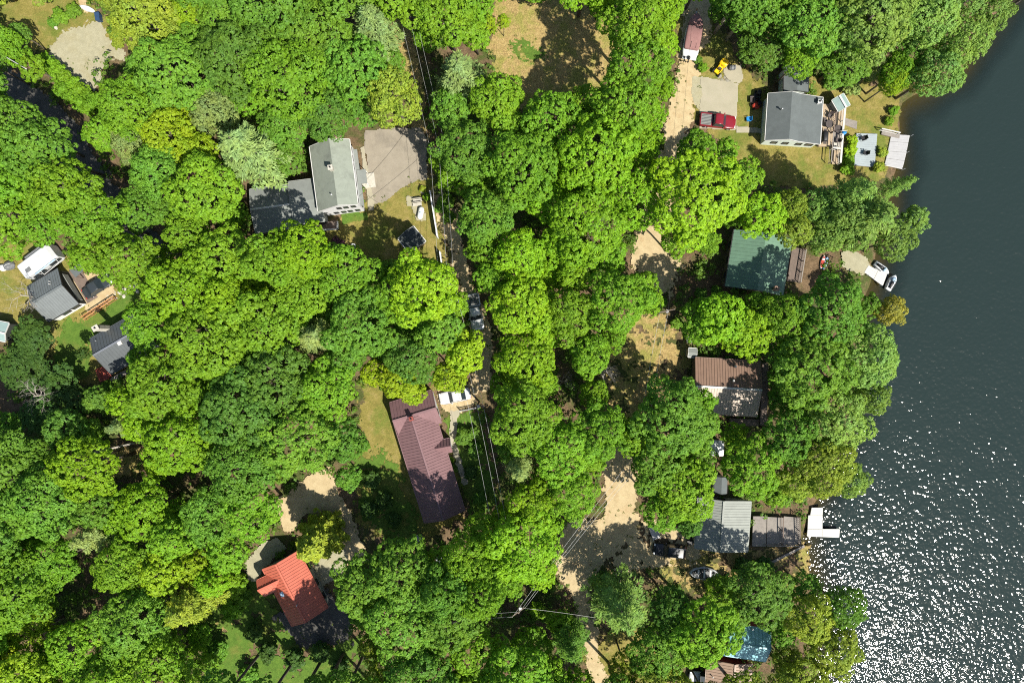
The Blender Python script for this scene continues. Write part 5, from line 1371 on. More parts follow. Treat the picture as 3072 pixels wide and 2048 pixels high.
k = MB(); k.bar(F(-L * .1, -W / 2 - .75, 2.25), F(L * .42, -W / 2 - .75, 2.35), .06, .06); k.bar(F(-L * .1, -W / 2 - .12, 2.55), F(-L * .1, -W / 2 - .75, 2.25), .05, .05); k.bar(F(L * .42, -W / 2 - .12, 2.55), F(L * .42, -W / 2 - .75, 2.35), .05, .05); k.build('awning_frame', M['trim'], r)
k = MB(); k.box(F(.1, W / 2 + .2, 1.7), (2.6, .5, 1.7), rz); k.build('slide_out', M['gtarp'], r)
for sx in (-.08, .06):
    for sy in (-1, 1):
        t_ = MB(); t_.tube([F(sx * L, sy * (W / 2 - .25), .34), F(sx * L, sy * (W / 2 + .01), .34)], .34, 14); t_.build('tyre', M['tyre'], r)
k = MB(); k.bar(F(L / 2, 0, .5), F(L / 2 + 1.1, 0, .5), .14, .12); k.tube([F(L / 2 + .9, 0, 0), F(L / 2 + .9, 0, .8)], .05, 6); k.build('tow_hitch', M['black'], r)

# covered motor boat on its trailer
a, b = P(2070, 168, 1.2), P(2091, 42, 1.2); rz = math.atan2(b.y - a.y, b.x - a.x); c = ((a.x + b.x) / 2, (a.y + b.y) / 2, 0); F = frame_at(c, rz); L = (b - a).length
r = thing('motor_boat', 'white motor boat under a maroon canvas cover, parked on the sand drive', 'boat', (c[0], c[1], 0))
w = 1.16
k = MB(); k.loft([(-L / 2, w * .86, .55, 1.15, .3), (-L / 2 + .6, w, .48, 1.2, .3), (L * .1, w, .45, 1.25, .35), (L * .32, w * .78, .5, 1.3, .45), (L * .45, w * .42, .65, 1.36, .6), (L / 2, w * .08, .9, 1.36, .8)], F, n=18); k.build('hull', M['gel'], r)
k = MB()
k.loft([(-L * .36, w * .80, 1.1, 1.42, .4), (-L * .33, w * .93, 1.05, 1.66, .5), (-L * .05, w * .98, 1.1, 1.86, .6), (L * .17, w * .94, 1.1, 1.80, .55), (L * .185, w * .92, 1.1, 1.62, .6)], F, n=20)
cv = k.build('cover', M['canvas'], r)
k = MB(); k.loft([(L * .20, w * .94, 1.1, 1.62, .55), (L * .30, w * .86, 1.15, 1.60, .6), (L * .42, w * .60, 1.2, 1.5, .6), (L * .495, w * .16, 1.25, 1.4, .7)], F, n=18); k.build('bow_cover', M['canvas'], r)
k = MB(); k.bar(F(-L * .33, -w * .45, 1.68), F(L * .17, -w * .45, 1.80), .03, .05); k.bar(F(-L * .33, w * .2, 1.70), F(-L * .2, w * .2, 1.80), .03, .05); k.build('cover_seam', M['dtrim'], cv)
k = MB(); k.bar(F(-L * .2, w * .92, 1.36), F(L * .17, w * .9, 1.42), .10, .12); k.bar(F(L * .192, -w * .9, 1.44), F(L * .192, w * .9, 1.44), .07, .3); k.build('windscreen_gap', M['black'], r)
k = MB(); k.box(F(-L / 2 - .18, 0, .95), (.55, 2.0, .09), rz); k.build('swim_platform', M['gel'], r)
for y_, s_ in ((.1, 1.0), (.72, .62)):
    k = MB(); k.dome(F(-L / 2 - .28, y_ * 1.0, 1.15), .28 * s_, .22 * s_, .34 * s_, 10, 4, rz); k.tube([F(-L / 2 - .32, y_, 1.2), F(-L / 2 - .75, y_ - .05, .55)], [.10 * s_, .07 * s_], 8)
    k.bar(F(-L / 2 - .62, y_ - .2, .62), F(-L / 2 - .62, y_ + .14, .62), .05, .16); k.build('outboard_motor', M['black'], r)
k = MB()
for sy in (-.7, .7): k.bar(F(-L * .4, sy, .42), F(L * .36, sy * .5, .42), .09, .12)
k.bar(F(L * .3, 0, .42), F(L / 2 + .95, 0, .42), .1, .1); k.bar(F(L * .36, -.4, .42), F(L * .36, .4, .42), .08, .08); k.tube([F(L / 2 + .3, 0, .42), F(L / 2 + .12, 0, 1.2)], .05, 6); k.build('trailer_frame', M['steel'], r)
for sy in (-1, 1):
    t_ = MB(); t_.tube([F(-L * .12, sy * 1.0, .32), F(-L * .12, sy * 1.2, .32)], .32, 14); t_.build('tyre', M['tyre'], r)
k = MB(); k.box(F(L / 2 + .95, 0, .55), (.22, .16, .24), rz); k.build('winch_light', M['owood'], r)

# yellow machine with rounded hood
p = P(2164, 199, .7); F = frame_at((p.x, p.y, 0), math.radians(52))
r = thing('compact_tractor', 'small yellow machine with rounded hood and black seat beside the rock pile', 'tractor', (p.x, p.y, 0))
k = MB(); k.loft([(.05, .52, .45, 1.05, .5), (.35, .62, .4, 1.25, .45), (.85, .58, .4, 1.2, .5), (1.15, .34, .5, 1.0, .6)], F, n=16); k.build('hood', M['yellow'], r)
k = MB(); k.box(F(-.55, 0, .55), (1.3, .72, .22), math.radians(52)); k.box(F(-.2, .28, .8), (.5, .12, .35), math.radians(52)); k.bar(F(-.2, -.4, .9), F(-1.0, -.4, .75), .10, .10); k.build('chassis', M['yellow'], r)
k = MB(); k.box(F(-.45, .0, .75), (.42, .42, .14), math.radians(52)); k.box(F(-.66, 0, .98), (.1, .42, .4), math.radians(52)); k.build('seat', M['table'], r)
k = MB(); k.tube([F(-.05, 0, .9), F(-.15, 0, 1.15)], .03, 6); k.tube([F(-.15 + .0, -.18, 1.15), F(-.15, .18, 1.15)], .025, 6); k.build('steering_bar', M['black'], r)
for sx, rr in ((-1.0, .34), (.55, .28)):
    for sy in (-1, 1):
        t_ = MB(); t_.tube([F(sx, sy * .44, rr), F(sx, sy * .66, rr)], rr, 14); t_.build('tyre', M['tyre'], r)
# grey drum
p = P(2197, 203, .4); r = thing('rain_barrel', 'fallen grey barrel lying on the slab beside the yellow machine', 'barrel', (p.x, p.y, 0)); F = frame_at((p.x, p.y, 0), math.radians(4))
k = MB(); k.tube([F(-.48, 0, .36), F(-.3, 0, .36), F(0, 0, .36), F(.3, 0, .36), F(.48, 0, .36)], [.28, .36, .39, .36, .28], 14); k.build('drum', M['gtarp'], r)
k = MB()
for x_ in (-.25, .25): k.tube([F(x_ - .03, 0, .36), F(x_ + .03, 0, .36)], .39, 14)
k.build('hoop', M['black'], r)


def boulder(name, label, u, v, s, group, m='rock'):
    p = P(u, v); k = MB(); gg = random.Random(int(u * 7 + v))
    k.dome((p.x, p.y, -.05), s * gg.uniform(.9, 1.3), s * gg.uniform(.7, 1.0), s * gg.uniform(.5, .8), 9, 4, gg.uniform(0, 3))
    k.v = [(x + gg.uniform(-.09, .09) * s * 1.6, y + gg.uniform(-.09, .09) * s * 1.6, z + gg.uniform(-.06, .06) * s) for x, y, z in k.v]
    k.sm = [False] * len(k.sm)
    o = k.build(name, M[m], None, (p.x, p.y, 0)); tag(o, label, 'rock', group); return o


for u, v, s in [(2157, 229, .42), (2166, 240, .36), (2174, 233, .34), (2181, 243, .38), (2160, 246, .3), (2171, 251, .3), (2187, 252, .28), (2178, 226, .26)]:
    boulder('rock', 'grey rock in the loose pile above the concrete pad', u, v, s, 'rocks piled by the concrete pad')
for i in range(22):
    t = i / 21; u = 305 + 110 * t + rng.uniform(-4, 4); v = 893 - 38 * t + rng.uniform(-5, 5) + (14 if i % 3 == 0 else 0)
    boulder('stone', 'pale stone in the rough border above the green lawn', u, v, rng.uniform(.22, .4), 'pale stones bordering the lawn', 'stone')
for u, v, s, lab in [(167, 83, .36, 'pale stone in dry grass beside the gravel lot'), (1270, 572, .42, 'rounded pale stone at the corner of the lawn by the white fence'), (350, 42, .4, 'pale stone in scrub beyond the blue bin'), (340, 128, .45, 'grey stone at the scrubby edge of the gravel lot')]:
    boulder('stone', lab, u, v, s, None, 'stone')

# canoe on the lawn, blue bin, covered things
def hull(name, label, cat, u0, v0, u1, v1, w, h, m, inner='black', z=0.0, group=None, seats=2):
    a, b = P(u0, v0, z + h), P(u1, v1, z + h); rz = math.atan2(b.y - a.y, b.x - a.x); L = (b - a).length
    c = ((a.x + b.x) / 2, (a.y + b.y) / 2, z); F = frame_at(c, rz)
    r = thing(name, label, cat, c, group)
    k = MB(); k.loft([(-L / 2, .03, h * .4, h * 1.05, .7), (-L * .36, w * .62, h * .1, h, .5), (0, w, 0, h * .92, .45), (L * .36, w * .62, h * .1, h, .5), (L / 2, .03, h * .4, h * 1.05, .7)], F, n=16); k.build('hull', M[m], r)
    n = 14; ring = []
    for i in range(n + 1):
        t = i / n; x = (-.42 + .84 * t) * L; ring.append((x, w * .80 * math.sin(math.pi * (.06 + .88 * t)) ** .8))
    k = MB(); pts = [F(x, y, h * .985 + .02) for x, y in ring] + [F(x, -y, h * .985 + .02) for x, y in reversed(ring)]
    pts_lo = [(x, y, z_ - .05) for x, y, z_ in pts]; n2 = len(pts)
    k.add(pts_lo + pts, [tuple(reversed(range(n2))), tuple(range(n2, 2 * n2))] + [(i, (i + 1) % n2, n2 + (i + 1) % n2, n2 + i) for i in range(n2)]); k.build('cockpit', M[inner], r)
    for i in range(seats):
        x = (-.2 + .4 * i / max(seats - 1, 1)) * L; k = MB(); k.bar(F(x, -w * .6, h * 1.0 + .04), F(x, w * .6, h * 1.0 + .04), .25, .04); k.build('seat', M['trim'], r)
    return r, F, L


hull('canoe', 'white canoe lying in the dry grass above the gravel lot', 'canoe', 238, 17, 284, 34, .42, .36, 'gel', 'gel')
hull('rowing_boat', 'large open boat with a white rim in dappled shade near the black suv', 'boat', 2158, 1723, 2068, 1718, 1.0, .7, 'gel', 'grpaint', seats=3)
hull('kayak', 'light blue kayak lying beside the deck of the green-roofed house', 'kayak', 2484, 770, 2471, 808, .33, .3, 'blue', 'lblue', seats=1)
hull('kayak', 'pale kayak with red stripe beside the light blue kayak', 'kayak', 2474, 766, 2463, 806, .33, .3, 'gel', 'mred', seats=1)
for u0, v0, u1, v1, lab in [(2630, 790, 2664, 818, 'pale jet ski beside the upper edge of the angled white dock'), (2668, 866, 2686, 828, 'white jet ski with dark seat across the end of the angled dock')]:
    a, b = P(u0, v0, .3), P(u1, v1, .3); rz = math.atan2(b.y - a.y, b.x - a.x); L = (b - a).length * 1.15
    c = ((a.x + b.x) / 2, (a.y + b.y) / 2, WATER_Z); F = frame_at(c, rz); r = thing('jet_ski', lab, 'jet ski', c)
    k = MB(); k.loft([(-L / 2, .45, .0, .5, .4), (-L * .2, .58, -.1, .6, .4), (L * .2, .55, -.1, .65, .45), (L * .4, .32, .1, .7, .5), (L / 2, .06, .4, .68, .6)], F, n=16); k.build('hull', M['gel'], r)
    k = MB(); k.loft([(-L * .38, .16, .5, .78, .5), (-L * .1, .2, .55, .95, .5), (L * .06, .17, .55, .9, .5)], F, n=12); k.build('seat', M['black'], r)
    k = MB(); k.loft([(L * .06, .3, .55, 1.0, .5), (L * .2, .3, .55, .98, .5), (L * .36, .12, .6, .75, .5)], F, n=12); k.build('cowl', M['lblue'], r)
    k = MB(); k.tube([F(L * .05, -.38, 1.05), F(L * .1, 0, 1.1), F(L * .05, .38, 1.05)], .03, 6); k.build('handlebar', M['black'], r)
    k = MB(); k.bar(F(-L * .42, -.42, .53), F(L * .05, -.5, .62), .12, .03); k.bar(F(-L * .42, .42, .53), F(L * .05, .5, .62), .12, .03); k.build('foot_tray', M['black'], r)


def lidbin(name, label, cat, u, v, sx, sy, h, deg, m, lid, handle='black'):
    p = P(u, v, h * .6); rz = math.radians(deg); F = frame_at((p.x, p.y, 0), rz)
    r = thing(name, label, cat, (p.x, p.y, 0))
    k = MB(); k.add([F(a * sx * .44, b * sy * .44, 0) for a, b in ((-1, -1), (1, -1), (1, 1), (-1, 1))] + [F(a * sx * .5, b * sy * .5, h) for a, b in ((-1, -1), (1, -1), (1, 1), (-1, 1))], [(3, 2, 1, 0), (4, 5, 6, 7), (0, 1, 5, 4), (1, 2, 6, 5), (2, 3, 7, 6), (3, 0, 4, 7)]); k.build('bin_body', M[m], r)
    k = MB(); k.box(F(0, 0, h + .04), (sx * 1.06, sy * 1.06, .08), rz); k.build('lid', M[lid], r)
    k = MB(); k.tube([F(-sx * .3, sy * .56, h), F(sx * .3, sy * .56, h)], .03, 6); k.build('handle', M[handle], r)
    return r


lidbin('storage_bin', 'blue lidded bin standing at the scrubby corner of the gravel lot', 'bin', 296, 53, .62, 1.15, .9, 8, 'navy', 'navy')
lidbin('storage_box', 'grey metal cabinet on the grass below the maroon-roofed house', 'cabinet', 1260, 1616, .9, 1.4, .9, 12, 'steel', 'steel')
lidbin('storage_box', 'black storage box in shade near the silver-roofed house', 'box', 2069, 1625, .8, .6, .8, 5, 'black', 'black')
lidbin('storage_box', 'white chest at the roadside above the small grey shed', 'box', 2066, 1019, .7, .9, .8, 10, 'gel', 'gel')


def tarp(name, label, cat, u, v, rx, ry, h, deg, m, sd):
    p = P(u, v, h * .5); k = MB(); gg = random.Random(sd)
    k.dome((p.x, p.y, -.02), rx, ry, h, 14, 6, math.radians(deg))
    k.v = [(x + gg.uniform(-.07, .07), y + gg.uniform(-.07, .07), z + gg.uniform(-.05, .05)) for x, y, z in k.v]
    k.sm = [False] * len(k.sm)
    r = thing(name, label, cat, (p.x, p.y, 0)); k.build('tarp', M[m], r)
    k = MB(); F = frame_at((p.x, p.y, 0), math.radians(deg)); k.tube([F(-rx * .8, 0, h * .62), F(-rx * .4, 0, h * .94), F(0, .05, h * 1.02), F(rx * .4, 0, h * .94), F(rx * .8, 0, h * .62)], .03, 5); k.build('tie_rope', M['trim'], r)
    return r


tarp('covered_load', 'load under a crumpled grey tarp near the white camper trailer', 'covered load', 24, 796, .85, .7, .8, 30, 'gtarp', 3)
tarp('covered_load', 'blue tarp heap half hidden under trees in the woods', 'covered load', 462, 1447, .9, .55, .7, 20, 'navy', 4)
tarp('covered_load', 'pale tarp heap at the very edge of the view above the grey-green shed', 'covered load', 2, 802, .5, .7, .7, 80, 'gel', 5)

# propane tank, picnic bench set on the lawn by the white fence
p0, p1 = P(1264, 628, .6), P(1260, 650, .6); p0.z = p1.z = .6; d = (p1 - p0).normalized(); c = (p0 + p1) / 2
r = thing('gas_tank', 'long pale gas tank lying on the lawn between benches and white fence', 'tank', (c.x, c.y, 0))
k = MB(); k.tube([c - d * .95, c - d * .82, c - d * .6, c + d * .6, c + d * .82, c + d * .95], [.06, .3, .42, .42, .3, .06], 16); k.build('vessel', M['tank'], r)
k = MB(); k.dome((c.x, c.y, .98), .14, .14, .16, 8, 3); k.build('valve_cap', M['lblue'], r)
for t in (-.5, .5):
    q = c + d * t; k = MB(); k.box((q.x, q.y, .12), (.6, .15, .28)); k.build('saddle', M['steel'], r)
for u, v, lab in [(1253, 602, 'pale garden bench nearest the drive, on the concrete pad'), (1252, 613, 'pale garden bench nearest the gas tank, on the concrete pad')]:
    p = P(u, v, .4); F = frame_at((p.x, p.y, 0), math.radians(8)); r = thing('garden_bench', lab, 'bench', (p.x, p.y, 0))
    k = MB()
    for i in range(3): k.bar(F(-.65, -.16 + i * .15, .46), F(.65, -.16 + i * .15, .46), .13, .04)
    k.build('seat', M['stone'], r)
    k = MB()
    for i in range(2): k.bar(F(-.65, .27, .65 + i * .16), F(.65, .27, .65 + i * .16), .04, .13)
    k.build('backrest', M['stone'], r)
    for sx in (-.55, .55):
        k = MB(); k.bar(F(sx, -.16, .22), F(sx, .27, .22), .06, .44); k.build('leg', M['bwood'], r)

# red mower and dark machine by the slate-roofed house, blue chair
def mower(label, u, v, deg, hood, s=1.0):
    p = P(u, v, .5); F = frame_at((p.x, p.y, 0), math.radians(deg)); r = thing('lawn_mower', label, 'mower', (p.x, p.y, 0)); rz = math.radians(deg)
    k = MB(); k.loft([(.1, .28 * s, .4, .85, .5), (.45 * s, .30 * s, .4, .88, .5), (.8 * s, .22 * s, .42, .75, .6)], F, n=12); k.build('hood', M[hood], r)
    k = MB(); k.dome(F(-.02, 0, .18), .62 * s, .58 * s, .22, 12, 3, rz); k.build('cutting_deck', M[hood], r)
    k = MB(); k.box(F(-.3 * s, 0, .6), (.42, .45, .12), rz); k.box(F(-.52 * s, 0, .82), (.1, .45, .38), rz); k.build('seat', M['black'], r)
    k = MB(); k.tube([F(.08, 0, .8), F(-.02, 0, 1.0)], .03, 6); k.tube([F(-.02, -.18, 1.0), F(.05, 0, 1.02), F(-.02, .18, 1.0)], .025, 6); k.build('steering_wheel', M['black'], r)
    for sx, rr in ((-.5 * s, .25), (.58 * s, .19)):
        for sy in (-1, 1):
            t_ = MB(); t_.tube([F(sx, sy * .30, rr), F(sx, sy * .48, rr)], rr, 12); t_.build('tyre', M['tyre'], r)
    return r


mower('red riding mower parked on the grass against the slate-roofed house', 2272, 314, 200, 'mred')
mower('black riding mower standing next to the red one by the slate-roofed house', 2274, 287, 75, 'black', 1.1)
p = P(2257, 300, .5); F = frame_at((p.x, p.y, 0), math.radians(92)); r = thing('wheelbarrow', 'dark wheelbarrow on the grass beside the riding mowers', 'wheelbarrow', (p.x, p.y, 0))
k = MB(); k.add([F(*q) for q in ((-.3, -.22, .3), (.3, -.2, .3), (.3, .2, .3), (-.3, .22, .3), (-.42, -.36, .62), (.5, -.32, .62), (.5, .32, .62), (-.42, .36, .62), (-.36, -.30, .6), (.44, -.27, .6), (.44, .27, .6), (-.36, .30, .6), (-.28, -.2, .36), (.28, -.18, .36), (.28, .18, .36), (-.28, .2, .36))],
    [(3, 2, 1, 0), (0, 1, 5, 4), (1, 2, 6, 5), (2, 3, 7, 6), (3, 0, 4, 7), (4, 5, 9, 8), (5, 6, 10, 9), (6, 7, 11, 10), (7, 4, 8, 11), (8, 9, 13, 12), (9, 10, 14, 13), (10, 11, 15, 14), (11, 8, 12, 15), (12, 13, 14, 15)]); k.build('tray', M['table'], r)
t_ = MB(); t_.tube([F(.62, -.05, .2), F(.62, .05, .2)], .2, 12); t_.build('wheel', M['tyre'], r)
for sy in (-1, 1):
    k = MB(); k.tube([F(.62, sy * .06, .2), F(-.3, sy * .24, .42), F(-.95, sy * .28, .62)], .025, 6); k.tube([F(-.25, sy * .23, .4), F(-.3, sy * .25, 0)], .02, 6); k.build('handle', M['black'], r)


def chair(label, u, v, deg, m, group=None, z=0.0, name='garden_chair'):
    p = P(u, v, z + .5); F = frame_at((p.x, p.y, z), math.radians(deg)); r = thing(name, label, 'chair', (p.x, p.y, z), group); rz = math.radians(deg)
    k = MB(); k.box(F(0, 0, .42), (.55, .58, .06), rz); k.build('seat', M[m], r)
    k = MB(); a, b = Vector(F(-.26, 0, .46)), Vector(F(-.42, 0, .98)); n_ = Vector((-math.sin(rz), math.cos(rz), 0)) * .28
    k.add([a - n_, a + n_, b + n_, b - n_] + [x + Vector((.04 * math.cos(rz), .04 * math.sin(rz), .02)) for x in (a - n_, a + n_, b + n_, b - n_)], [(3, 2, 1, 0), (4, 5, 6, 7), (0, 1, 5, 4), (1, 2, 6, 5), (2, 3, 7, 6), (3, 0, 4, 7)]); k.build('backrest', M[m], r)
    for sy in (-1, 1):
        k = MB(); k.bar(F(-.3, sy * .31, .62), F(.28, sy * .31, .64), .08, .04); k.build('armrest', M[m], r)
        for sx in (-.24, .24):
            k = MB(); k.tube([F(sx, sy * .26, 0), F(sx, sy * .29, .62)], .022, 5); k.build('leg', M[m], r)
    return r


chair('bright blue garden chair alone on the grass between red pickup and slate-roofed house', 2246, 358, 185, 'blue')
for u, v, deg, lab, m in [(2491, 346, 240, 'dark reclining chair at the shed end of the tabled deck', 'table'), (2475, 360, 10, 'dark chair pushed against the slate-roofed house on the deck', 'table'), (2514, 420, 160, 'brown chair in the middle of the bay near the blue umbrella', 'table'), (2508, 434, 90, 'pale cushioned chair in the bay near the blue umbrella', 'stone')]:
    chair(lab, u, v, deg, m, None, .7 if u < 2500 else .6)
chair('black chair on the sunny part of the boat platform', 2591, 415, 200, 'black', None, .35)
chair('black chair at the lower middle of the boat platform', 2597, 458, 170, 'black', None, .35)
for u, v, z, lab in [(2489, 372, .7, 'round brown table on the upper tabled deck'), (2516, 387, .25, 'round brown table on the lower deck strip')]:
    p = P(u, v, z + .7); r = thing('round_table', lab, 'table', (p.x, p.y, z)); k = MB(); k.tube([(p.x, p.y, z + .68), (p.x, p.y, z + .73)], .58, 20); k.build('tabletop', M['table'], r)
    k = MB(); k.tube([(p.x, p.y, z), (p.x, p.y, z + .68)], [.06, .05], 8); k.build('pedestal', M['black'], r)
    k = MB(); k.tube([(p.x, p.y, z), (p.x, p.y, z + .05)], [.32, .26], 12); k.build('foot', M['black'], r)
p = P(2474, 410, 1.2); F = frame_at((p.x, p.y, .7), math.radians(88)); r = thing('barbecue_grill', 'long dark covered barbecue against the slate-roofed house on the deck', 'barbecue', (p.x, p.y, .7))
k = MB(); k.loft([(-.75, .28, .35, .8, .4), (-.5, .32, .3, .95, .45), (.5, .32, .3, .95, .45), (.75, .28, .35, .8, .4)], F, n=14); k.build('lid', M['black'], r)
k = MB(); k.bar(F(-1.1, 0, .62), F(1.1, 0, .62), .45, .05); k.build('side_shelf', M['table'], r)
for sx in (-.6, .6):
    for sy in (-.22, .22):
        k = MB(); k.tube([F(sx, sy, 0), F(sx, sy, .5)], .03, 6); k.build('leg', M['black'], r)
a, b = P(2518, 394, 1.5), P(2543, 391, 1.6); r = thing('patio_umbrella', 'folded blue umbrella with white pole leaning over the pale railing', 'umbrella', (a.x, a.y, .6))
k = MB(); k.tube([a, b], .035, 6); k.build('pole', M['trim'], r)
k = MB(); d = (b - a); q = a + d * .35; k.tube([q + Vector((0, -.12, -.05)), q + d * .25 + Vector((0, -.35, -.2)), q + d * .55 + Vector((0, -.22, -.1))], [.05, .34, .12], 8); k.build('canopy', M['blue'], r)

# small things in the yards
p = P(1319, 1676, .4); r = thing('satellite_dish', 'white round dish on a stub by the trees below the maroon house', 'dish', (p.x, p.y, 0))
k = MB(); k.dome((p.x, p.y, .55), .55, .55, -.16, 16, 4); k.tube([(p.x, p.y, .54), (p.x, p.y, .57)], .55, 16); k.build('reflector', M['gel'], r)
k = MB(); k.tube([(p.x, p.y, 0), (p.x, p.y, .5)], .05, 6); k.build('stub_post', M['steel'], r); k = MB(); k.tube([(p.x, p.y, .55), (p.x + .25, p.y - .25, .95)], .025, 6); k.build('feed_arm', M['steel'], r)
p = P(1061, 739, .3); r = thing('planter', 'small white pot on the lawn below the purple shrub', 'planter', (p.x, p.y, 0))
k = MB(); k.tube([(p.x, p.y, 0), (p.x, p.y, .45), (p.x, p.y, .55)], [.24, .36, .4], 14); k.build('pot', M['gel'], r); k = MB(); k.dome((p.x, p.y, .5), .3, .3, .1, 10, 3); k.build('soil', M['black'], r)
# trailer by the suv
p = P(1964, 1598, .5); F = frame_at((p.x, p.y, 0), math.radians(110)); r = thing('utility_trailer', 'small pale utility trailer under leaves above the black suv', 'trailer', (p.x, p.y, 0)); rz = math.radians(110)
k = MB(); k.box(F(0, 0, .5), (1.8, 1.1, .06), rz); k.build('trailer_bed', M['alu'], r)
for sy in (-1, 1):
    k = MB(); k.bar(F(-.9, sy * .55, .68), F(.9, sy * .55, .68), .04, .3); k.build('side_board', M['trim'], r)
    t_ = MB(); t_.tube([F(0, sy * .6, .26), F(0, sy * .75, .26)], .26, 12); t_.build('tyre', M['tyre'], r)
k = MB(); k.bar(F(.9, 0, .45), F(1.8, 0, .45), .08, .08); k.build('drawbar', M['steel'], r)
# fallen trunk in the woods, wood heap, plum shrub
a, b = P(405, 1328, 1.2), P(215, 1372, 3.0); k = MB(); m_ = (a + b) / 2
k.tube([a, m_, b], [.17, .13, .06], 7); r = thing('fallen_trunk', 'long pale fallen trunk lying across the woods by bare ground', 'fallen tree', (m_.x, m_.y, 0)); k.build('trunk', M['dead'], r)
gg = random.Random(4)
for i in range(9):
    q = a.lerp(b, .55 + .05 * i); k = MB(); e = q + Vector((gg.uniform(-2.2, -.2), gg.uniform(-2, 2), gg.uniform(-.6, 1.4))); k.tube([q, q.lerp(e, .5) + Vector((0, gg.uniform(-.3, .3), 0)), e], [.05, .035, .012], 5); k.build('branch', M['dead'], r)
a, b = P(1798, 1096, 1.5), P(1850, 1110, .3); r = thing('brush_heap', 'grey heap of bare branches at the edge of the shaded leafy yard', 'brush pile', (a.x, a.y, 0)); k = MB()
for i in range(46):
    s_ = P(1796 + gg.uniform(0, 14), 1096 + gg.uniform(0, 12), 1.0) + Vector((0, 0, gg.uniform(-.6, .8))); e_ = P(1815 + gg.uniform(-6, 42), 1092 + gg.uniform(2, 66), .3) + Vector((0, 0, gg.uniform(-.1, .8)))
    k.tube([s_, s_.lerp(e_, .5) + Vector((gg.uniform(-.2, .2), gg.uniform(-.2, .2), .3)), e_], [.05, .035, .015], 4)
o = k.build('branches', M['dead'], r); o['kind'] = 'stuff'
c = P(360, 1126, .5); r = thing('wood_pile', 'stack of split firewood along the lower wall of the dark cabin', 'firewood', (c.x, c.y, 0)); k = MB(); F = frame_at((c.x, c.y, 0), math.radians(30))
for i in range(16):
    for j in range(3):
        k.tube([F(-1.6 + i * .2 + gg.uniform(-.03, .03), -.28, .12 + j * .2), F(-1.6 + i * .2, .28 + gg.uniform(-.05, .08), .12 + j * .2)], .095, 6, smooth=False)
o = k.build('split_logs', M['dead'], r); o['kind'] = 'stuff'

# ------------------------------------------------------------------ power line poles and cables
POLES = {}


def upole(key, u, v, h, deg, label, arm=True):
    p = P(u, v, h); x, y = p.x, p.y
    r = thing('utility_pole', label, 'utility pole', (x, y, 0), 'utility poles along the dirt roads')
    k = MB(); k.tube([(x, y, -.3), (x, y, h)], [.15, .10], 10); k.build('mast', M['pole'], r)
    a = math.radians(deg); d = Vector((math.cos(a), math.sin(a), 0))
    k = MB(); c = Vector((x, y, h - .45)); k.bar(c - d * 1.1, c + d * 1.1, .10, .12); k.build('crossarm', M['pole'], r)
    ends = []
    for t in (-1.0, .15, 1.0):
        q = c + d * t; kk = MB(); kk.tube([q + Vector((0, 0, .06)), q + Vector((0, 0, .28))], [.06, .035], 7); kk.build('insulator', M['stone'], r); ends.append(q + Vector((0, 0, .28)))
    q = c + d * .0 + Vector((0, 0, -1.3)); kk = MB(); kk.tube([q + Vector((.25, 0, -.4)), q + Vector((.25, 0, .4))], .22, 10); kk.build('transformer', M['steel'], r)
    POLES[key] = ends
    return ends


upole('a', 1206, -30, 9.5, 10, 'utility pole above the leafy strip over the top of the view')
upole('b', 1312, 440, 9.5, 8, 'utility pole by the corner of the paved drive')
upole('c', 1338, 850, 9.5, 12, 'utility pole hidden in crowns past the white fence')
upole('d', 1428, 1222, 9.0, 10, 'utility pole at the corner of the white picket fence')
upole('e', 1497, 1575, 9.5, 10, 'utility pole among crowns below the maroon house')
upole('f', 2003, 932, 9.5, 12, 'utility pole by the dirt road between green and brown roofed houses')
upole('g', 2085, -55, 9.5, -5, 'utility pole among trees beside the covered boat')
upole('h', 1930, 1360, 9.5, 5, 'utility pole among crowns above the sunny dirt road')
upole('i', 1556, 1838, 9.5, 35, 'utility pole standing by bare trunks near the road fork')


def wire(p, q, sag, group, label, m='wire', r=0.014):
    n = 14; pts = []
    for i in range(n + 1):
        t = i / n; x = p.lerp(q, t); x.z -= sag * 4 * t * (1 - t); pts.append(x)
    k = MB(); k.tube(pts, r, 5)
    o = k.build('overhead_wire', M[m], None, (p.x, p.y, 0)); tag(o, label, 'cable', group)


for a, b, lab in [('a', 'b', 'overhead cable along the leafy strip above the paved drive'), ('b', 'c', 'overhead cable along the dirt road by the white fence'), ('c', 'd', 'overhead cable over the narrow road near the silver pickup'), ('d', 'e', 'overhead cable beside the maroon-roofed house'),
                  ('g', 'f', 'overhead cable along the sand drive by the boat and red pickup'), ('f', 'h', 'overhead cable across the shaded leafy yard'), ('h', 'i', 'overhead cable crossing the road fork at a slant')]:
    for i in (range(3) if a not in 'gf' else (0, 1)): wire(POLES[a][i], POLES[b][i], .55 + .15 * i, 'cables: ' + lab, lab, 'dwire' if a == 'g' else 'wire', .012 if a == 'g' else .014)
for i in range(2):
    wire(POLES['i'][i], P(1330, 1872, 8) + Vector((0, .6 * i, 0)), .4, 'cables by the fork', 'overhead cable running through shade from the bare trunks')
wire(POLES['i'][2], P(1900, 1872, 7), .4, None, 'single overhead cable across the lower dirt path')
wire(P(0, 161, 8), P(80, 208, 8), .1, None, 'thick pale cable over the shaded woodland road', 'wire', .07)
wire(POLES['b'][0], P(1092, 607, 5.2), .5, None, 'thin dark cable from the paved drive to the white house', 'dwire', .02)
wire(P(1172, 650, 5.6), P(1118, 612, 5.8), .1, None, 'thin dark service cable over the lawn of the white house', 'dwire', .02)

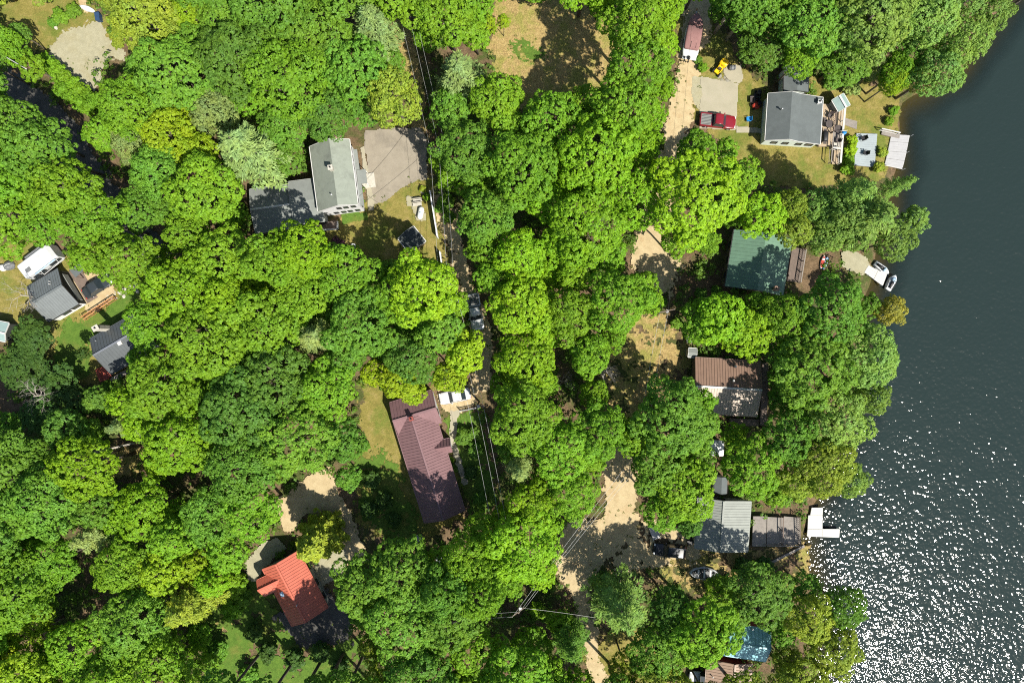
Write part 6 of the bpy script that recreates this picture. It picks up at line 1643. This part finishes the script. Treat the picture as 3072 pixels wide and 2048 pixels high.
# ------------------------------------------------------------------ undergrowth
k = np.ones(len(UND_C), bool)
for fp in FOOT:
    k &= sdist(UND_C[:, :2], fp) > 0.35
g4 = np.random.default_rng(9)
v, f = clump_leaves(g4, UND_C[k], UND_N[k], 10, 0.36, 0.3)
o = link('undergrowth', mesh_np('undergrowth', v, f, [M['leaf']])); o.color = (0.10, 0.185, 0.02, 1)
tag(o, 'low leafy undergrowth scattered over the forest floor', 'undergrowth', kind='stuff')
# tufts of weeds and taller grass along worn edges of lawns and drives
wc = []
for pw, sn in zip(SHEETS, SHEET_NAMES):
    if sn in ('driveway', 'concrete_pad', 'walkway', 'gravel_lot', 'gravel_pad', 'patio', 'garden_path', 'woodland_road', 'garden_bed'): continue
    n = len(pw)
    for i in range(n):
        a, b = np.array(pw[i]), np.array(pw[(i + 1) % n]); L = np.linalg.norm(b - a)
        for _ in range(int(L * 1.3)):
            q = a + (b - a) * g4.uniform() + g4.normal(size=2) * .55
            wc.append((q[0], q[1], g4.uniform(.05, .25)))
wc = np.array(wc); k = (np.abs(wc[:, 0]) < 90) & (lake_d(wc[:, 0], wc[:, 1]) > .4)
for fp in FOOT: k &= sdist(wc[:, :2], fp) > 0.2
wc = wc[k]
v, f = clump_leaves(g4, wc, unit(np.column_stack([g4.normal(size=(len(wc), 2)) * .2, np.ones(len(wc))])), 8, 0.2, 0.13)
o = link('weeds', mesh_np('weeds', v, f, [M['leaf']])); o.color = (0.13, 0.17, 0.03, 1)
tag(o, 'tufts of weeds along the ragged edges of lawns and drives', 'weeds', kind='stuff')
# purple shrub
tree('bush', 1010, 732, 22, 'dark'); TREES[-1]['o'].children[0].color = (0.075, 0.03, 0.05, 1); TREES[-1]['fixed'] = 'purple-leaved shrub below the small brown deck of the white house'

# ------------------------------------------------------------------ tree descriptions
LAND = [(1040, 500, 'the white house'), (1235, 718, 'the black-roofed shed'), (1180, 480, 'the paved drive'), (1310, 690, 'the white fence'), (1290, 1400, 'the maroon-roofed house'), (870, 1780, 'the orange-roofed house'), (2380, 350, 'the slate-roofed house'), (2285, 785, 'the green-roofed house'),
        (2190, 1160, 'the brown-roofed house'), (2180, 1580, 'the silver-roofed house'), (2250, 1935, 'the blue-roofed house'), (160, 890, 'the charcoal cabin'), (330, 1040, 'the dark cabin'), (110, 785, 'the white camper'), (2154, 362, 'the red pickup'), (2080, 105, 'the covered boat'), (2009, 1651, 'the black suv'),
        (1364, 1188, 'the white car'), (1426, 936, 'the silver pickup'), (240, 170, 'the gravel lot'), (1600, 80, 'the leafy clearing'), (1980, 740, 'the sunny road patch'), (1850, 1470, 'the sunny road bend'), (2440, 1570, 'the white L-shaped dock'), (2690, 455, 'the aluminium dock'), (2640, 830, 'the jet ski dock'),
        (280, 1370, 'the fallen trunk'), (460, 1447, 'the blue tarp'), (1010, 1560, 'the sand drive'), (230, 1790, 'the dark forest gap'), (100, 330, 'the woodland road'), (1810, 1960, 'the lower path'), (1235, 190, 'the cable strip'), (2154, 1344, 'the white-roofed shed'), (1440, 1780, 'the road fork cables'), (2110, 1720, 'the open boat'), (2160, 205, 'the yellow machine')]
AIM = LAND + [(3000, 900, 'the open lake')]
ORD = ['nearest', 'second', 'third', 'fourth', 'fifth', 'sixth', 'seventh', 'eighth', 'ninth', 'tenth', 'eleventh', 'twelfth']
groups = {}
for t in TREES:
    if t.get('fixed'): continue
    ds = sorted((math.hypot(t['u'] - a, t['v'] - b), n, a, b) for a, b, n in LAND)
    d0, A, ax, ay = ds[0]
    ang = math.atan2(t['v'] - ay, t['u'] - ax); best = None
    for a, b, n in AIM:
        if n == A: continue
        dd = math.hypot(a - ax, b - ay)
        df = abs((math.atan2(b - ay, a - ax) - ang + math.pi) % (2 * math.pi) - math.pi) + dd / 6000
        if best is None or df < best[0]: best = (df, n)
    kind = KIND[t['kind']][1]
    look = kind if t['kind'] == 'bare' else HUE[t['hue']][1] + ' ' + kind
    groups.setdefault((look, A, best[1]), []).append((d0, t))
for (look, A, B), L in groups.items():
    L.sort(key=lambda x: x[0])
    for i, (d, t) in enumerate(L):
        if len(L) == 1: lab = f'{look} by {A} towards {B}'
        else: lab = f'{look}, {ORD[i]} out from {A} towards {B}' if i else f'{look}, the one closest to {A} towards {B}'.replace('the one closest to', 'first out from')
        t['label'] = lab
for t in TREES:
    c = KIND[t['kind']][2]
    tag(t['o'], t.get('fixed') or t['label'], c, {'tree': 'trees of the wood', 'pine': 'pines of the wood', 'spruce': 'spruces', 'dead tree': 'leafless trees', 'shrub': 'shrubs'}[c])

# ------------------------------------------------------------------ light, air, camera
W_ = bpy.data.worlds.new('World'); S.world = W_; W_.use_nodes = True
nt = W_.node_tree
for n in list(nt.nodes): nt.nodes.remove(n)
out = nt.nodes.new('ShaderNodeOutputWorld'); bg = nt.nodes.new('ShaderNodeBackground'); sky = nt.nodes.new('ShaderNodeTexSky')
EL = math.radians(53); sd = Vector((0.68, -0.733, 0)).normalized()
sky.sky_type = 'NISHITA'; sky.sun_disc = False; sky.sun_elevation = EL; sky.sun_rotation = math.atan2(sd.x, sd.y)
bg.inputs[1].default_value = 0.085
nt.links.new(sky.outputs[0], bg.inputs[0]); nt.links.new(bg.outputs[0], out.inputs[0])
sl = bpy.data.lights.new('sun', 'SUN'); sl.energy = 4.6; sl.angle = math.radians(0.53); sl.color = (1.0, 0.955, 0.86)
so = bpy.data.objects.new('sun', sl); COL.objects.link(so)
tow = Vector((sd.x * math.cos(EL), sd.y * math.cos(EL), math.sin(EL)))
so.rotation_euler = tow.to_track_quat('Z', 'Y').to_euler(); so.location = tow * 150
cam = bpy.data.cameras.new('camera'); cam.lens = 24.0; cam.sensor_width = 36.0; cam.clip_end = 4000; cam.clip_start = 0.5
co = bpy.data.objects.new('camera', cam); COL.objects.link(co); co.location = (0, 0, CAM_H); co.rotation_euler = (0, 0, 0)
S.camera = co
S.view_settings.view_transform = 'Standard'; S.view_settings.look = 'None'; S.view_settings.gamma = 1.0; S.view_settings.exposure = 0.85
S.cycles.max_bounces = 8; S.cycles.diffuse_bounces = 3; S.cycles.transmission_bounces = 4; S.cycles.transparent_max_bounces = 8
S.cycles.sample_clamp_indirect = 6.0; S.cycles.use_denoising = False; S.cycles.filter_width = 1.1
